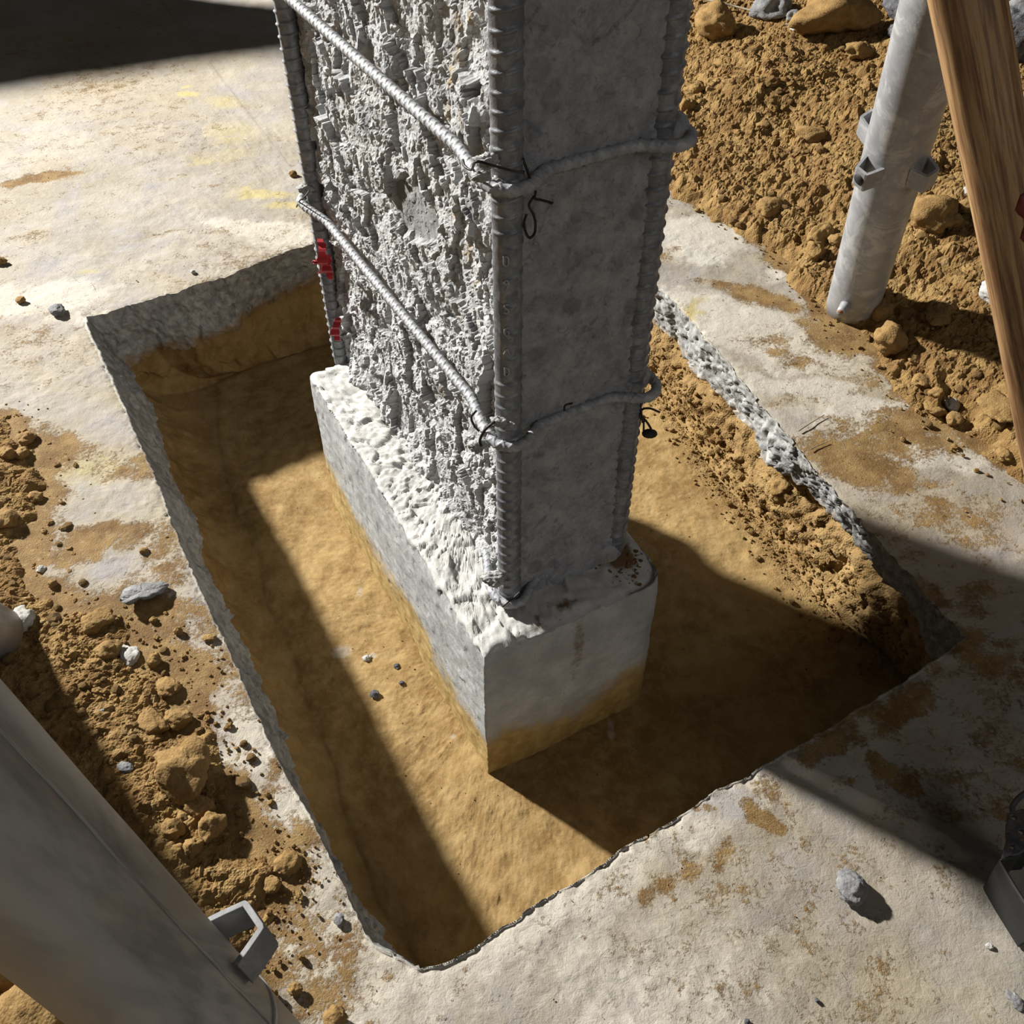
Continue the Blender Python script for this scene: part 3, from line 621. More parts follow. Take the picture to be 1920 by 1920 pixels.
# grouped repeats
def group_clods(n,x0,x1,y0,y1,dens,lo,hi,label,grp):
    xy=sample(n,x0,x1,y0,y1,dens); s=sizes(n,lo,hi,2.); protos=[]
    for k in range(8):
        V,F=lump(I2,40+k); me_o=mesh('soil_clod',V*np.array([1,1,.75]),F,M_CLOD,smooth=False); protos.append(me_o)
    for i in range(n):
        z=float(terrain(xy[i:i+1,0],xy[i:i+1,1])[0]); o=protos[i] if i<8 else protos[i%8].copy()
        if i>=8: col.objects.link(o)
        o.location=(xy[i,0],xy[i,1],z+s[i]*.4); o.scale=(s[i]*random.uniform(.9,1.3),s[i],s[i]); o.rotation_euler=(random.uniform(-.3,.3),random.uniform(-.3,.3),random.uniform(0,6.28)); tag(o,label,'clod',grp)
def vis(dens,lo):
    def f(x,y):
        d=np.stack([x,y,0*x],1)-CAM; z=d@fwd; u=960+FPX*(d@rt)/z; v=960-FPX*(d@up)/z
        return dens(x,y)*((u>5)&(u<1915)&(v>5)&(v<1915))*lo(u,v)
    return f
group_clods(120,.3,2.0,.95,3.4,vis(dR_,lambda u,v:np.where((v>330)&(u>1650),1.,.3)),.008,.020,'small ochre clod lying loose among the others on the right soil heap','small clods on the right heap')
group_clods(90,-1.1,-.2,.35,1.7,vis(dL_,lambda u,v:1.*(u<480)),.005,.012,'small ochre clod lying loose among the others on the left soil spread','small clods on the left soil')
# ---------------------------------------------------------------- column
root=empty('concrete_column',F0); tag(root,'chipped bare concrete column with exposed ribbed bars standing in the pit','column')
CIN=.006
def loc2(u,v): return F0+dL*u+dR*v
per=[]; fid=[]
def seg(a,b,st,f):
    a=np.array(a,float);b=np.array(b,float); n=max(2,int(np.linalg.norm(b-a)/st)); 
    for t in np.linspace(0,1,n,endpoint=False): per.append(a*(1-t)+b*t); fid.append(f)
c=.017
seg((WL-c,CIN),(c,CIN),.0027,0); seg((c,CIN),(CIN,c),.0024,1); c2_=.009
seg((CIN,c),(CIN,WR-c2_),.0027,2); seg((CIN,WR-c2_),(c2_,WR-CIN),.0027,3)
seg((c2_,WR-CIN),(WL-c,WR-CIN),.012,4); seg((WL-c,WR-CIN),(WL-CIN,WR-c),.004,5); seg((WL-CIN,WR-c),(WL-CIN,c),.008,6); seg((WL-CIN,c),(WL-c,CIN),.0027,7)
per=np.array(per); fid=np.array(fid); NP=len(per)
tg=np.roll(per,-1,0)-np.roll(per,1,0); tg/=np.linalg.norm(tg,axis=1)[:,None]; nn=np.stack([tg[:,1],-tg[:,0]],1); ctr2=np.array([WL/2,WR/2])
if np.mean(np.sum(nn*(per-ctr2),1))<0: nn=-nn
for _ in range(3): nn=np.roll(nn,1,0)+nn*2+np.roll(nn,-1,0); nn/=np.linalg.norm(nn,axis=1)[:,None]
zs=np.r_[np.arange(ZP-.03,1.12,.0027),np.arange(1.13,2.6,.03)]; NZ=len(zs)
Pb=np.tile(F0[None]+per[:,:1]*dL+per[:,1:]*dR,(NZ,1)); nv=np.tile(nn[:,:1]*dL+nn[:,1:]*dR,(NZ,1)); Z=np.repeat(zs,NP); FI=np.tile(fid,NZ); U=np.tile(per[:,0],NZ); Vv=np.tile(per[:,1],NZ)
Pb[:,2]=Z
_j=np.isin(FI,[0,7])[:,None]*(Z<1.1)[:,None]; Pb=Pb+_j*(rng.uniform(-.0010,.0010,(len(Z),1))*dL+rng.uniform(-.0010,.0010,(len(Z),1))*np.array([0,0,1.]))
lw=np.isin(FI,[0,7]).astype(float); lw=np.where(FI==1,.4,lw); rw=np.where(FI==2,.8,np.where(np.isin(FI,[3]),.8,.4))*(1-lw)
q=np.stack([U,Vv,Z],1); qw=q+np.stack([fbm(q*16,3,200),fbm(q*16+7,3,201),fbm(q*16+3,3,202)],1)*.012
big=facet(qw*np.array([13,13,9]),203); mid=facet(qw*np.array([34,34,26]),213); sm=facet(qw*np.array([85,85,70]),223); xs=facet(q*170,233)
dl_=-.008+big*.0085+mid*.0045+sm*.0017+xs*.0006+fbm(q*7,3,240)*.004+fbm(q*22,3,241)*.003
dr_=-.001+facet(qw*14,250)*.0015+facet(qw*45,251)*.0012+fbm(q*90,4,252)*.0008
# smooth recess patch on the left face; its shade is painted in as grey
nLf=np.cross(dL,[0,0,1.]); nLf=nLf if nLf@(F0+dL*.3+dR*.1-F0)<0 else -nLf
def lf(px,py):
    w=onplane(px,py,F0,dR); return (w-F0)@dL, w[2]
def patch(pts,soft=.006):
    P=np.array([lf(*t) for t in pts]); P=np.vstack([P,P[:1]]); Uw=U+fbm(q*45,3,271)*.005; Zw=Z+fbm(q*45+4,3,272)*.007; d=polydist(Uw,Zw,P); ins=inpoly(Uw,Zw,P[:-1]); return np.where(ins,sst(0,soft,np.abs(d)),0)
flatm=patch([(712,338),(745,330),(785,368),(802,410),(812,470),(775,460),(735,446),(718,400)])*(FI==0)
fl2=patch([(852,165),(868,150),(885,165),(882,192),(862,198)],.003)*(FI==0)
fl3=patch([(700,545),(720,520),(745,560),(760,590),(735,580)],.005)*(FI==0)*0
D=dl_*lw+dr_*(1-lw)
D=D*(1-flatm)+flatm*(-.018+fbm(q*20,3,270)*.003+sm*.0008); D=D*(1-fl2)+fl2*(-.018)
# horizontal swell of mortar at stirrup levels on the dark face, and a flare at the foot
for zz in (Z1,Z2): D+=np.where(FI==2,.0035*np.exp(-((Z-zz)/.014)**2),0)
fo=np.exp(-np.clip(Z-ZP,0,9)/.028); D+=fo*(.012+.010*fbm(q*18,3,260))
dirt=np.zeros(len(Z))
for (a,b,r) in [(825,50,.018),(850,40,.012),(830,130,.03),(815,215,.018),(880,60,.012),(845,225,.02),(850,400,.02),(870,520,.02),(850,480,.02),(790,225,.015),(820,740,.015),(900,300,.01)]:
    u,z=lf(a,b); dirt=np.maximum(dirt,.62*np.exp(-(((U-u)/r)**2+((Z-z)/(r*1.6))**2))*(FI<=1))
dirt=np.maximum(dirt,.6*np.exp(-((Z-ZP)/.02)**2)*(FI==2)*np.exp(-((Vv-.17)/.05)**2))
V=Pb+nv*D[:,None]
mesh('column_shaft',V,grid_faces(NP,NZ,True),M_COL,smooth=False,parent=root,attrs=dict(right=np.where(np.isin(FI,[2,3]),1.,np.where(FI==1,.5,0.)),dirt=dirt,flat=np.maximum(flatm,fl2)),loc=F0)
# pedestal
def ped():
    cs=[np.array([0,0.]),np.array([PWL,0.]),np.array([PWL,PWR]),np.array([0,PWR])]; r=.012; per=[]
    for i in range(4):
        a=cs[i];b=cs[(i+1)%4];pr=cs[i-1]; d1=(pr-a)/np.linalg.norm(pr-a); d2=(b-a)/np.linalg.norm(b-a); rr=[.003,.02,.03,.045][i]
        for t in np.linspace(0,1,8): 
            per.append((1-t)**2*(a+d1*rr)+2*t*(1-t)*a+t*t*(a+d2*rr))
        rn=[.003,.02,.03,.045][(i+1)%4]
        per+=list(resample(np.array([a+d2*rr,b-d2*rn]),max(3,int(np.linalg.norm(b-a)/.0032)))[1:-1])
    per=np.array(per); NPp=len(per); tg=np.roll(per,-1,0)-np.roll(per,1,0); tg/=np.linalg.norm(tg,axis=1)[:,None]; nn=np.stack([tg[:,1],-tg[:,0]],1); c2=np.array([PWL/2,PWR/2])
    if np.mean(np.sum(nn*(per-c2),1))<0: nn=-nn
    R=[];topa=[];dz=[];ru=[]
    hh=ZP+hP; nzp=110
    def w3(p2,z): return np.column_stack([P0[0]+p2[:,0]*pL[0]+p2[:,1]*pR[0],P0[1]+p2[:,0]*pL[1]+p2[:,1]*pR[1],z])
    for k in range(nzp):
        z=-hP-.02+(hh+.02-.006)*k/(nzp-1); q=np.column_stack([per,np.full(NPp,z)])
        d=fbm(q*9,4,300)*.003+fbm(q*60,3,301)*.0006+facet(q*np.array([30,30,60]),302)*.0008
        up_=np.clip((z-(ZP-.05))/.05,0,1); d-=up_**3*.005*(1+facet(q*35,303)); 
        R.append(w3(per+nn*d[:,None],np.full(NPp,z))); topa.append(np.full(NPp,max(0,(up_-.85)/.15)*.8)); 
        level=-hP+.085+.03*np.sin(per[:,0]*6); sidef=(np.abs(per[:,1])<.02)
        dz.append(sst(0,1,np.clip((np.where(sidef,-hP+.20,-hP+.20)+.05*fbm(q*7,3,330)-z)/.17,0,1)))
        ru.append(np.where(per[:,0]<.02,.5*np.exp(-((per[:,1]-.165)/.02)**2)*sst(-hP+.12,-hP+.2,np.full(NPp,z)),0))
    nt_=60
    for k in range(1,nt_+1):
        t=k/nt_; p2=per*(1-t)+c2*t
        # inset parallel to sides first
        p2=np.stack([c2[0]+(per[:,0]-c2[0])*(1-t),c2[1]+(per[:,1]-c2[1])*(1-t)],1); q=np.column_stack([p2,np.full(NPp,ZP)])
        m=np.minimum(1,t/.05); z=ZP-.006*(1-m)**2+m*(facet(q*28,310)*.003+facet(q*70,311)*.0022+fbm(q*110,3,312)*.0012+fbm(q*9,3,314)*.004)-.004*(1-m)
        p2=p2-nn*(.0015*(1-m)*facet(q*40,313))[:,None]
        # worn corner to the right
        dcor=np.hypot(p2[:,0],p2[:,1]-PWR); z=z-.020*np.exp(-(dcor/.05)**2)
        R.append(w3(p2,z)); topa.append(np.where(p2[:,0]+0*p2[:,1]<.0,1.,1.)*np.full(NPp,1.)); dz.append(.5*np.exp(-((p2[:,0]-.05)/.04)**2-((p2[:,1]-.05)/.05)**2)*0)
        r1=.95*np.exp(-(((p2[:,0]-.075)/.035)**2+((p2[:,1]-PWR+.045)/.035)**2)); r2=.6*np.exp(-(((p2[:,0]-.03)/.02)**2+((p2[:,1]-.155)/.03)**2)); r3=.55*np.exp(-(((p2[:,0]-.02)/.02)**2+((p2[:,1]-.10)/.03)**2)); ru.append(np.maximum(np.maximum(r1,r2),r3))
    mesh('pedestal',np.vstack(R),grid_faces(NPp,len(R),True),M_PED,parent=root,attrs=dict(top=np.concatenate(topa),dirt=np.concatenate(dz),rust=np.concatenate(ru)),loc=P0+[0,0,-hP])['label']='wide grey concrete pedestal stained with soil near the pit floor'
ped()
# crumbs on the pedestal top by the column's right corner
n=260; u_=rng.normal(.075,.028,n); v_=rng.normal(PWR-.05,.022,n); k=(v_<PWR-.008)&(u_>.004); P=P0+u_[k][:,None]*pL+v_[k][:,None]*pR+np.array([0,0,ZP]); s=sizes(k.sum(),.0012,.0055); P[:,2]+=-.004+s*.2
scatter('soil_crumbs',P,s,'dark soil crumbs lying on the right corner of the column pedestal',make_clod('damp_soil',(.2,.11,.04),(.3,.17,.06),(.36,.22,.1)))
# main bars
RB=.0158
def rebar(cx,cy,zlo,zhi,rot,lab,marks=None):
    zz=np.r_[np.arange(zlo,min(zhi,1.12),.0013),np.arange(1.13,zhi,.02)]; P=np.column_stack([np.full(len(zz),cx),np.full(len(zz),cy),zz])
    pit=.0182
    def rf(th,s):
        z=s+zlo; a=(th+rot)%(2*pi); half=(a>pi).astype(float); b=(a%pi)
        ph=(z+half*pit*.5+.0025*np.cos(b))/pit; f=np.abs(ph-np.round(ph))*pit
        cres=np.sin(b)**.55; rib=np.exp(-(f/.0019)**4)*.0030*np.clip(cres,0,1)
        if marks: rib=rib*np.where((z>marks[0])&(z<marks[1])&(half==marks[2]),np.where(np.abs((z-marks[0])/(2*pit)-np.round((z-marks[0])/(2*pit)))<.14,1,.0),1)
        lon=.0022*np.exp(-(np.minimum(b,pi-b)/.13)**2)
        return rib+lon+vnoise(np.stack([th.ravel()*2,s.ravel()*60,0*s.ravel()],1),401).reshape(s.shape)*.0004
    V,F=tube(P,RB,28,rf,upv=[0,-1,0]); o=mesh('rebar',V,F,M_BAR,parent=root,loc=[cx,cy,zlo]); o['label']=lab; return o
ins=.004
CF=F0+dL*.001-dR*.001; CLf=F0+dL*(WL-ins)+dR*ins; CR=F0+dL*(ins+.010)+dR*(WR-ins-.001)
def zon(px,py,c): 
    w=onplane(px,py,np.array([c[0],c[1]-RB,0]),np.array([0,1.,0])); return w[2]
zm0,zm1=zon(940,715,CF),zon(940,455,CF)
barF=rebar(CF[0],CF[1],ZP-.01,2.58,-pi/2-.35+pi,'thick ribbed bar on the front corner of the column with raised marks',(zm0,zm1,0.))
rebar(CLf[0],CLf[1],ZP-.01,2.58,.6,'thick ribbed bar on the left corner of the column')
rebar(CR[0],CR[1],ZP-.01,2.58,-.6,'thick ribbed bar on the right corner of the column')
# raised marks
GL={'0':[[(-.5,1),(-.5,-.6),(0,-1),(.5,-.6),(.5,.6),(0,1),(-.5,.8)]],'9':[[(-.1,-1),(.5,0),(.4,.8),(-.1,1),(-.5,.5),(-.1,0),(.4,.3)]],'S':[[(.5,.8),(0,1),(-.5,.6),(-.3,.1),(.3,-.1),(.5,-.6),(0,-1),(-.5,-.8)]],
 'G':[[(.5,.8),(0,1),(-.5,.4),(-.5,-.5),(0,-1),(.5,-.6),(.5,0),(0,0)]],'A':[[(-.7,-.7),(0,.7),(.7,-.7)]],'D':[[(-.5,-1),(-.5,1),(.3,.8),(.5,0),(.3,-.8),(-.5,-1)]]}
for ch,py in zip(['0','9','S','G','A','D'],[490,534,579,622,659,697]):
    z0=zon(937,py,CF); parts=[]
    for st in GL[ch]:
        P=resample(np.array(st,float),24); a=P[:,0]*.0048/RB-.08; r=RB+.0003; X=CF[0]+r*np.sin(a); Y=CF[1]-r*np.cos(a); Zc=z0+P[:,1]*.0062
        parts.append(tube(np.column_stack([X,Y,Zc]),.0013,6))
    V,F=join(parts); mm=mesh('raised_mark',V,F,M_STR,parent=barF,loc=[CF[0],CF[1],z0]) ; mm.location=Vector((CF[0],CF[1],z0))-root.location-barF.location
# stirrups
RS=.0064
def stirrup(z,lab,inset=.012,rin=.0245,ext=.0,part=False):
    e=RB+RS+ext; cr=RB+RS+.004; P=[]
    cs=[(ins,ins,-1,-1),(WL-ins,ins,1,-1),(WL-ins,WR-ins,1,1),(ins,WR-ins,-1,1)]; a0=[(1.5,1.),(1.,.5)]
    def arc(cu,cv,s,epos):
        for a in np.linspace(s,epos,14): P.append((cu+cr*math.cos(a),cv+cr*math.sin(a)))
    arc(ins,ins,1.5*pi,pi) if False else None
    # go round: corner (ins,ins)-> along u -> ...
    arc(WL-ins,ins,-.5*pi,0); arc(WL-ins,WR-ins,0,.5*pi); arc(ins,WR-ins,.5*pi,pi); arc(ins,ins,pi,1.5*pi); P.append(P[0])
    P=resample(np.array(P),900); tu=P[:,0]
    # the straight runs sit back against the concrete, the bends stand over the bars
    vv=P[:,1]; leftrun=(vv<0)&(tu>ins)&(tu<WL-ins); w=np.clip(np.minimum(tu-ins-.01,WL-ins-tu)/.09,0,1); P[:,1]=np.where(leftrun,vv+inset*sst(0,1,w),vv)
    rr=(tu<0)&(P[:,1]>ins)&(P[:,1]<WR-ins); w2=np.clip(np.minimum(P[:,1]-ins,WR-ins-P[:,1])/.05,0,1); P[:,0]=np.where(rr,tu+rin*sst(0,1,w2),P[:,0])
    W3=F0[None]+P[:,:1]*dL+P[:,1:]*dR; W3[:,2]=z+.002*np.sin(np.linspace(0,6,len(W3)))
    def rf(th,s):
        k=s/.0135; a=th/(2*pi)*2
        f1=np.abs((k+a)-np.round(k+a)); f2=np.abs((k-a)-np.round(k-a)); return .0016*np.exp(-(np.minimum(f1,f2)/.07)**2)
    W3=resample(W3,1500)
    if part: uu=(W3-F0)@dL; v2=(W3-F0)@dR; W3=W3[(uu<.10)&(v2<.07)]; W3=W3[np.argsort(np.where(((W3-F0)@dL)>.012,-((W3-F0)@dL),((W3-F0)@dR)))]; W3=smooth_path(W3[::6],6)
    V,F=tube(W3,RS,24,rf,caps=False,upv=[0,0,1]); o=mesh('stirrup',V,F,M_STR,parent=root,loc=[F0[0],F0[1],z]); o['label']=lab; return o
s1=stirrup(Z1,'upper tie bar with cross ribs wrapped around the column'); s2=stirrup(Z2,'middle tie bar wrapped around the column below the hollow patch',.015); s3=stirrup(Z3,'lowest tie bar half buried above the pedestal',.030,.030,part=True)
# mortar lumps on the bends and wires
def wire(pts,r,lab=None,name='tie_wire',m=None,n=8,seg=8,parent=root):
    P=smooth_path(np.array(pts),n); V,F=tube(P,r,seg); o=mesh(name,V,F,m or M_WIRE,parent=parent,loc=P[0]); 
    if lab: o['label']=lab
    return o
def fr(px,py,off=0.): # point on front plane through the front bar, facing the camera
    return onplane(px,py,CF+np.array([0,-RB-off,0]),np.array([0,1.,0]))
nRf=np.cross(dR,[0,0,1.]); nRf=nRf if nRf[1]<0 else -nRf
def rp(px,py,off=.004): return onplane(px,py,F0+nRf*off,nRf)
def lp(px,py,off=.004): return onplane(px,py,F0-dR*off,dR)
wire([rp(980,297,.012),rp(988,318,.014),rp(996,340,.018),rp(1004,358,.02),rp(1003,372,.02),rp(1015,375,.018),rp(1036,381,.016)],.0014,'straight black tie wire end on the dark face below the upper tie bar')
wire([rp(1001,368,.018),rp(992,385,.016),rp(1000,402,.014),rp(1004,420,.014),rp(1002,438,.014),rp(993,446,.014),rp(986,436,.014),rp(983,418,.014),rp(987,402,.014)],.0014,'open loop of black tie wire on the dark face below the upper tie bar')
wire([lp(868,300,.03),lp(872,312,.036),lp(884,318,.036),fr(893,303,.022),fr(920,309,.016),fr(960,320,.016),fr(983,323,.014)],.0014,'black tie wire along the upper bend at the front corner')
wire([lp(893,770,.03),lp(884,782,.036),lp(888,796,.036),lp(898,808,.03)],.0016,'black wire hooked round the middle tie bar')
wire([fr(928,790,.03),fr(918,798,.034),fr(908,808,.034),fr(900,825,.032),fr(902,836,.032)],.0018,'bent tie wire crossing the middle tie bar at the front corner')
wire([fr(975,1110,.02),fr(962,1122,.026),fr(942,1138,.03)],.0012,'short bare wire under the lowest tie bar')
wire([rp(1058,770,.01),rp(1060,760,.012),rp(1073,756,.012)],.0014,'short black wire hook on the dark face at the middle tie bar')
cx=lambda px,py,o=0.: onplane(px,py,CR+np.array([0,-.01-o,0]),np.array([0,1.,0]))
wire([cx(1178,733),cx(1188,734),cx(1195,735),cx(1197,741),cx(1204,746),cx(1201,758),cx(1202,772),cx(1204,782),cx(1205,792)],.0016,'hanging black wire strand at the right corner of the middle tie bar')
wire([cx(1203,769),cx(1208,766),cx(1220,766),cx(1230,770),cx(1237,773)],.0016,'sideways black wire end at the right corner')
tw=wire([cx(1188,774),cx(1195,776),cx(1202,782),cx(1208,789)],.0034,'twisted black wire knot at the right corner')
wire([cx(1207,789),cx(1207,800),cx(1207,810),cx(1210,816)],.0015,'left strand holding the dark spacer disc'); wire([cx(1209,787),cx(1214,793),cx(1219,801),cx(1222,808)],.0017,'right strand holding the dark spacer disc')
V,F=I2; g=cx(1218,813); mesh('spacer_disc',V*np.array([.0115,.008,.0066])+g,F,M_BLACK,parent=root,loc=g)['label']='small dark rounded plug hanging on the tie wire'
wire([lp(556,388,.02),lp(563,375,.03),lp(571,370,.03),lp(580,358,.02)],.0012,'fine tie wire on the left bar bend')
# mortar on bends
def mort(px,py,w,f,seed,lab,m=M_PED):
    g=f(px,py); V,F=lump(I4,seed,.4); n=V/np.linalg.norm(V,axis=1)[:,None]; V=V*(1+.16*facet(n*4+seed,seed)[:,None]); s=.5*w/FPX*np.linalg.norm(g-CAM)
    o=mesh('mortar_lump',V*s*np.array([1.2,.8,.7])+g,F,M_MORT,parent=root,loc=g); o['label']=lab
M_MORT=make_clod('mortar',(.60,.60,.58),(.46,.45,.43),(.74,.73,.70))
mort(935,792,30,lambda a,b:fr(a,b,.012),3,'mortar crust left of the marked bar on the middle tie bar'); mort(955,798,24,lambda a,b:fr(a,b,.014),5,'mortar crust at the bend of the middle tie bar'); mort(912,302,34,lambda a,b:fr(a,b,.0),7,'mortar lump above the upper tie bar bend')
mort(905,330,26,lambda a,b:fr(a,b,.008),8,'mortar lump below the upper tie bar bend'); mort(895,835,30,lambda a,b:fr(a,b,.0),9,'mortar lump below the middle tie bar'); mort(940,340,30,lambda a,b:fr(a,b,-.004),10,'mortar lump on the bar under the upper tie bar')
mort(925,1085,40,lambda a,b:fr(a,b,-.002),11,'mortar lump burying the foot of the front bar'); mort(575,355,24,lambda a,b:lp(a,b,.012),12,'mortar lump on the left bar bend')
# mortar lumps past the right corner, in the right face's painted shade colour
for (a,b,w,l) in [(1264,262,54,'dark tape bulge on the right corner at the upper tie bar'),(1193,715,54,'dark tape bulge on the right corner at the middle tie bar')]:
    g=cx(a,b-(18 if b<400 else 8),-.012); V,F=lump(I4,5,.12); s=.5*w/FPX*np.linalg.norm(g-CAM); mesh('bar_bulge',V*s*np.array([1.1,.8,1.5])+g,F,M_COL,parent=root,attrs=dict(right=np.ones(len(V)),dirt=np.zeros(len(V)),flat=np.zeros(len(V))),loc=g)['label']=l.replace('tape','mortar')
# red tape
def tape(pts,lab):
    P=[lp(a,b,o+.012) for a,b,o in pts]; Pt=smooth_path(np.array(P),6); n=len(Pt); w=dL*.006+np.array([0,0,.001]); nrm=-dR
    R=[]; t=np.linspace(0,1,n)
    wd=.0075*(.6+.4*np.sin(t*pi))*(1+.2*np.sin(t*13)); th_=.0008
    for a,b in ((-1,-1),(1,-1),(1,1),(-1,1)): R.append(Pt+rt[None]*(a*wd)[:,None]+np.array([0,-1.,0])[None]*(b*th_+.003*np.sin(t*23))[:,None]+rt[None]*(.001*np.sin(t*9))[:,None])
    V=np.stack(R,1).reshape(-1,3); F=grid_faces(4,n,True); o=mesh('red_tape',V,F,M_RED,smooth=False,parent=root,loc=P[0]); o['label']=lab
tape([(600,448,.022),(604,470,.026),(606,495,.026),(600,514,.022)],'upper piece of torn red tape on the left bar'); tape([(613,478,.018),(614,502,.02),(620,525,.016)],'narrow strip of red tape beside the upper torn piece'); tape([(634,596,.02),(630,612,.024),(629,628,.024),(634,640,.018)],'lower piece of torn red tape on the left bar near the pedestal')
tape([(600,484,.03),(596,490,.032),(592,494,.03)],'frayed corner of the upper red tape')
# ---------------------------------------------------------------- props (steel pipes)
def frame(a,b):
    t=(b-a)/np.linalg.norm(b-a); return t
def pipe(root_name,a,b,r,m,label,catn,cap=False):
    t=frame(a,b); rt_=empty(root_name,a); tag(rt_,label,catn)
    n=60; P=a+np.linspace(0,np.linalg.norm(b-a),n)[:,None]*t
    V,F=tube(P,r,64,lambda th,s:fbm(np.stack([np.cos(th).ravel()*2,np.sin(th).ravel()*2,s.ravel()*12],1),3,500).reshape(s.shape)*.0006)
    o=mesh('tube',V,F,m,parent=rt_,loc=a); return rt_,t
def local_axes(t,towards):
    x=towards-t*np.dot(towards,t); x/=np.linalg.norm(x); return x,np.cross(t,x)
def clip(rt_,c,t,x,y,r,hgt,dep,wid,m,lab,hole=False):
    """bent plate loop (V pressing): trapezoid band standing off the tube"""
    th=.0052
    prof=np.array([(r-.004,-wid*.72),(r+dep*.35,-wid*.60),(r+dep,-wid*.42),(r+dep,wid*.42),(r+dep*.35,wid*.60),(r-.004,wid*.72)])
    P=resample(prof,40); tn=np.gradient(P,axis=0); tn/=np.linalg.norm(tn,axis=1)[:,None]; nr=np.stack([tn[:,1],-tn[:,0]],1); A=P+nr*th/2; Bq=P-nr*th/2
    def w(q,h): return c+q[:,:1]*x+q[:,1:]*y+h*t
    R=[w(A,-hgt/2),w(A,hgt/2),w(Bq,hgt/2),w(Bq,-hgt/2)]; V=np.stack(R,1).reshape(-1,3); F=grid_faces(4,len(P),True)
    V=np.vstack([V]); n=len(P); F=np.vstack([F,[[0,1,2,3]],[[4*n-1,4*n-2,4*n-3,4*n-4]]])
    o=mesh('wedge_clip',V,F,m,smooth=False,parent=rt_,loc=c); o['label']=lab
    bv=o.modifiers.new('b','BEVEL'); bv.width=.0008; bv.segments=2; bv.limit_method='ANGLE'
    if hole:
        ang=np.linspace(0,2*pi,25)[:-1]; hc=c+x*(r+dep+th/2+.0006); ry=.011
        ring=hc+np.outer(np.cos(ang)*ry,y)+np.outer(np.sin(ang)*ry,t); V=np.vstack([ring,ring+x*.0004,hc+x*.0004]); i=np.arange(24); F1=np.stack([i,(i+1)%24,24+(i+1)%24,24+i],1); F2=np.stack([np.full(12,48),24+i[::2],24+(i[::2]+1)%24,24+(i[::2]+2)%24],1)
        h=mesh('clip_hole',V,np.vstack([F1,F2]),M_BLACK,parent=o,loc=hc); h.location=Vector(hc)-Vector(c)
DR=.0935*H/2
gb=ground(1601,565); gbt=atd(1735,96,.093*H*FPX/112)
tR=frame(gb,gbt); rr,t=pipe('steel_prop',gb-tR*.02,gb+tR*1.9,DR,M_GALV,'galvanised steel pipe prop leaning on the soil right of the column','pipe prop')
to_cam=CAM-gb; x,y=local_axes(t,to_cam)
def axisat(px,py,a,t):
    # point of the axis closest to the pixel ray
    d=ray(px,py); d/=np.linalg.norm(d); w0=a-CAM; b=t@d; s=(b*(d@w0)-(t@w0))/(1-b*b); return a+t*s
cc=axisat(1690,290,gb,t)
right=x*0-np.cross(t,x)
sg=1 if y@rt>0 else -1
for k,(ang,lab,hole) in enumerate([(-35,'clip with a round hole on the front of the right pipe',True),(55,'clip on the right side of the right pipe',False),(-125,'clip on the left rear side of the right pipe',False),(145,'clip on the far side of the right pipe',False)]):
    a=math.radians(ang); xx=x*math.cos(a)+y*sg*math.sin(a); yy=np.cross(t,xx); clip(rr,cc+t*(0 if k!=2 else .015),t,xx,yy,DR,.040,.026,.028,M_GALV,lab,hole)
# spigot pin near the foot
cp=axisat(1585,533,gb,t); a=math.radians(-14); xx=x*math.cos(a)+y*sg*math.sin(a)
P=cp+np.outer(np.linspace(DR-.004,DR+.028,6),xx)+np.outer(np.linspace(0,.012,6),t); V,F=tube(P,np.linspace(.013,.0085,6),20); pin=mesh('pin',V,F,M_GALV,parent=rr,loc=P[0])
V,F=tube(np.array([P[-1]-xx*.002,P[-1]+xx*.0008]),.0062,16); rp_=mesh('rust_spot',V,F,M_RUSTY,parent=pin,loc=P[-1]); rp_.location=Vector(P[-1])-Vector(P[0])
# foreground prop
A0=atd(0,1560,.093*H*FPX/280); B0=atd(372,1920,.093*H*FPX/215); t0=(B0-A0)/np.linalg.norm(B0-A0); foot=A0+t0*((.012-A0[2])/t0[2])
rr2,t=pipe('steel_prop',foot,foot-t0*2.2,DR,M_PROP,'large worn grey steel pipe prop in the bottom left foreground','pipe prop')
x,y=local_axes(t,CAM-B0); sg=1 if y@rt>0 else -1
cc=axisat(405,1790,foot,t)
for ang,lab in ((78,'loop clip on the right side of the foreground pipe'),(-102,'loop clip on the left side of the foreground pipe')):
    a=math.radians(ang); xx=x*math.cos(a)+y*sg*math.sin(a); clip(rr2,cc-t*(0 if ang>0 else .05),t,xx,np.cross(t,xx),DR,.032,.026,.036,M_CLIP,lab)
cs_=axisat(400,1935,foot,t); V,F=tube(np.array([cs_-t*.004,cs_+t*.004]),DR+.0012,64); mesh('weld_ring',V,F,M_PROP,parent=rr2,loc=cs_)
# weld seam along the tube
a=math.radians(38); xx=x*math.cos(a)+y*sg*math.sin(a); P=foot+xx*(DR+.0002)+np.outer(np.linspace(.12,2.1,200),t); P+=np.outer(fbm(np.stack([np.arange(200)*.3,np.zeros(200),np.zeros(200)],1),2,5)*.0008,y); V,F=tube(P,.0012,8); mesh('weld_seam',V,F,M_PROP,parent=rr2,loc=P[0])
# left prop foot, just outside the frame
gl=S(-22,1196,0.02); rr3,t=pipe('steel_prop',np.array([gl[0],gl[1],.012]),np.array([gl[0]-.44,gl[1]-.55,2.2]),DR*.98,M_PROP,'foot of a grey steel pipe prop at the left frame edge','pipe prop')
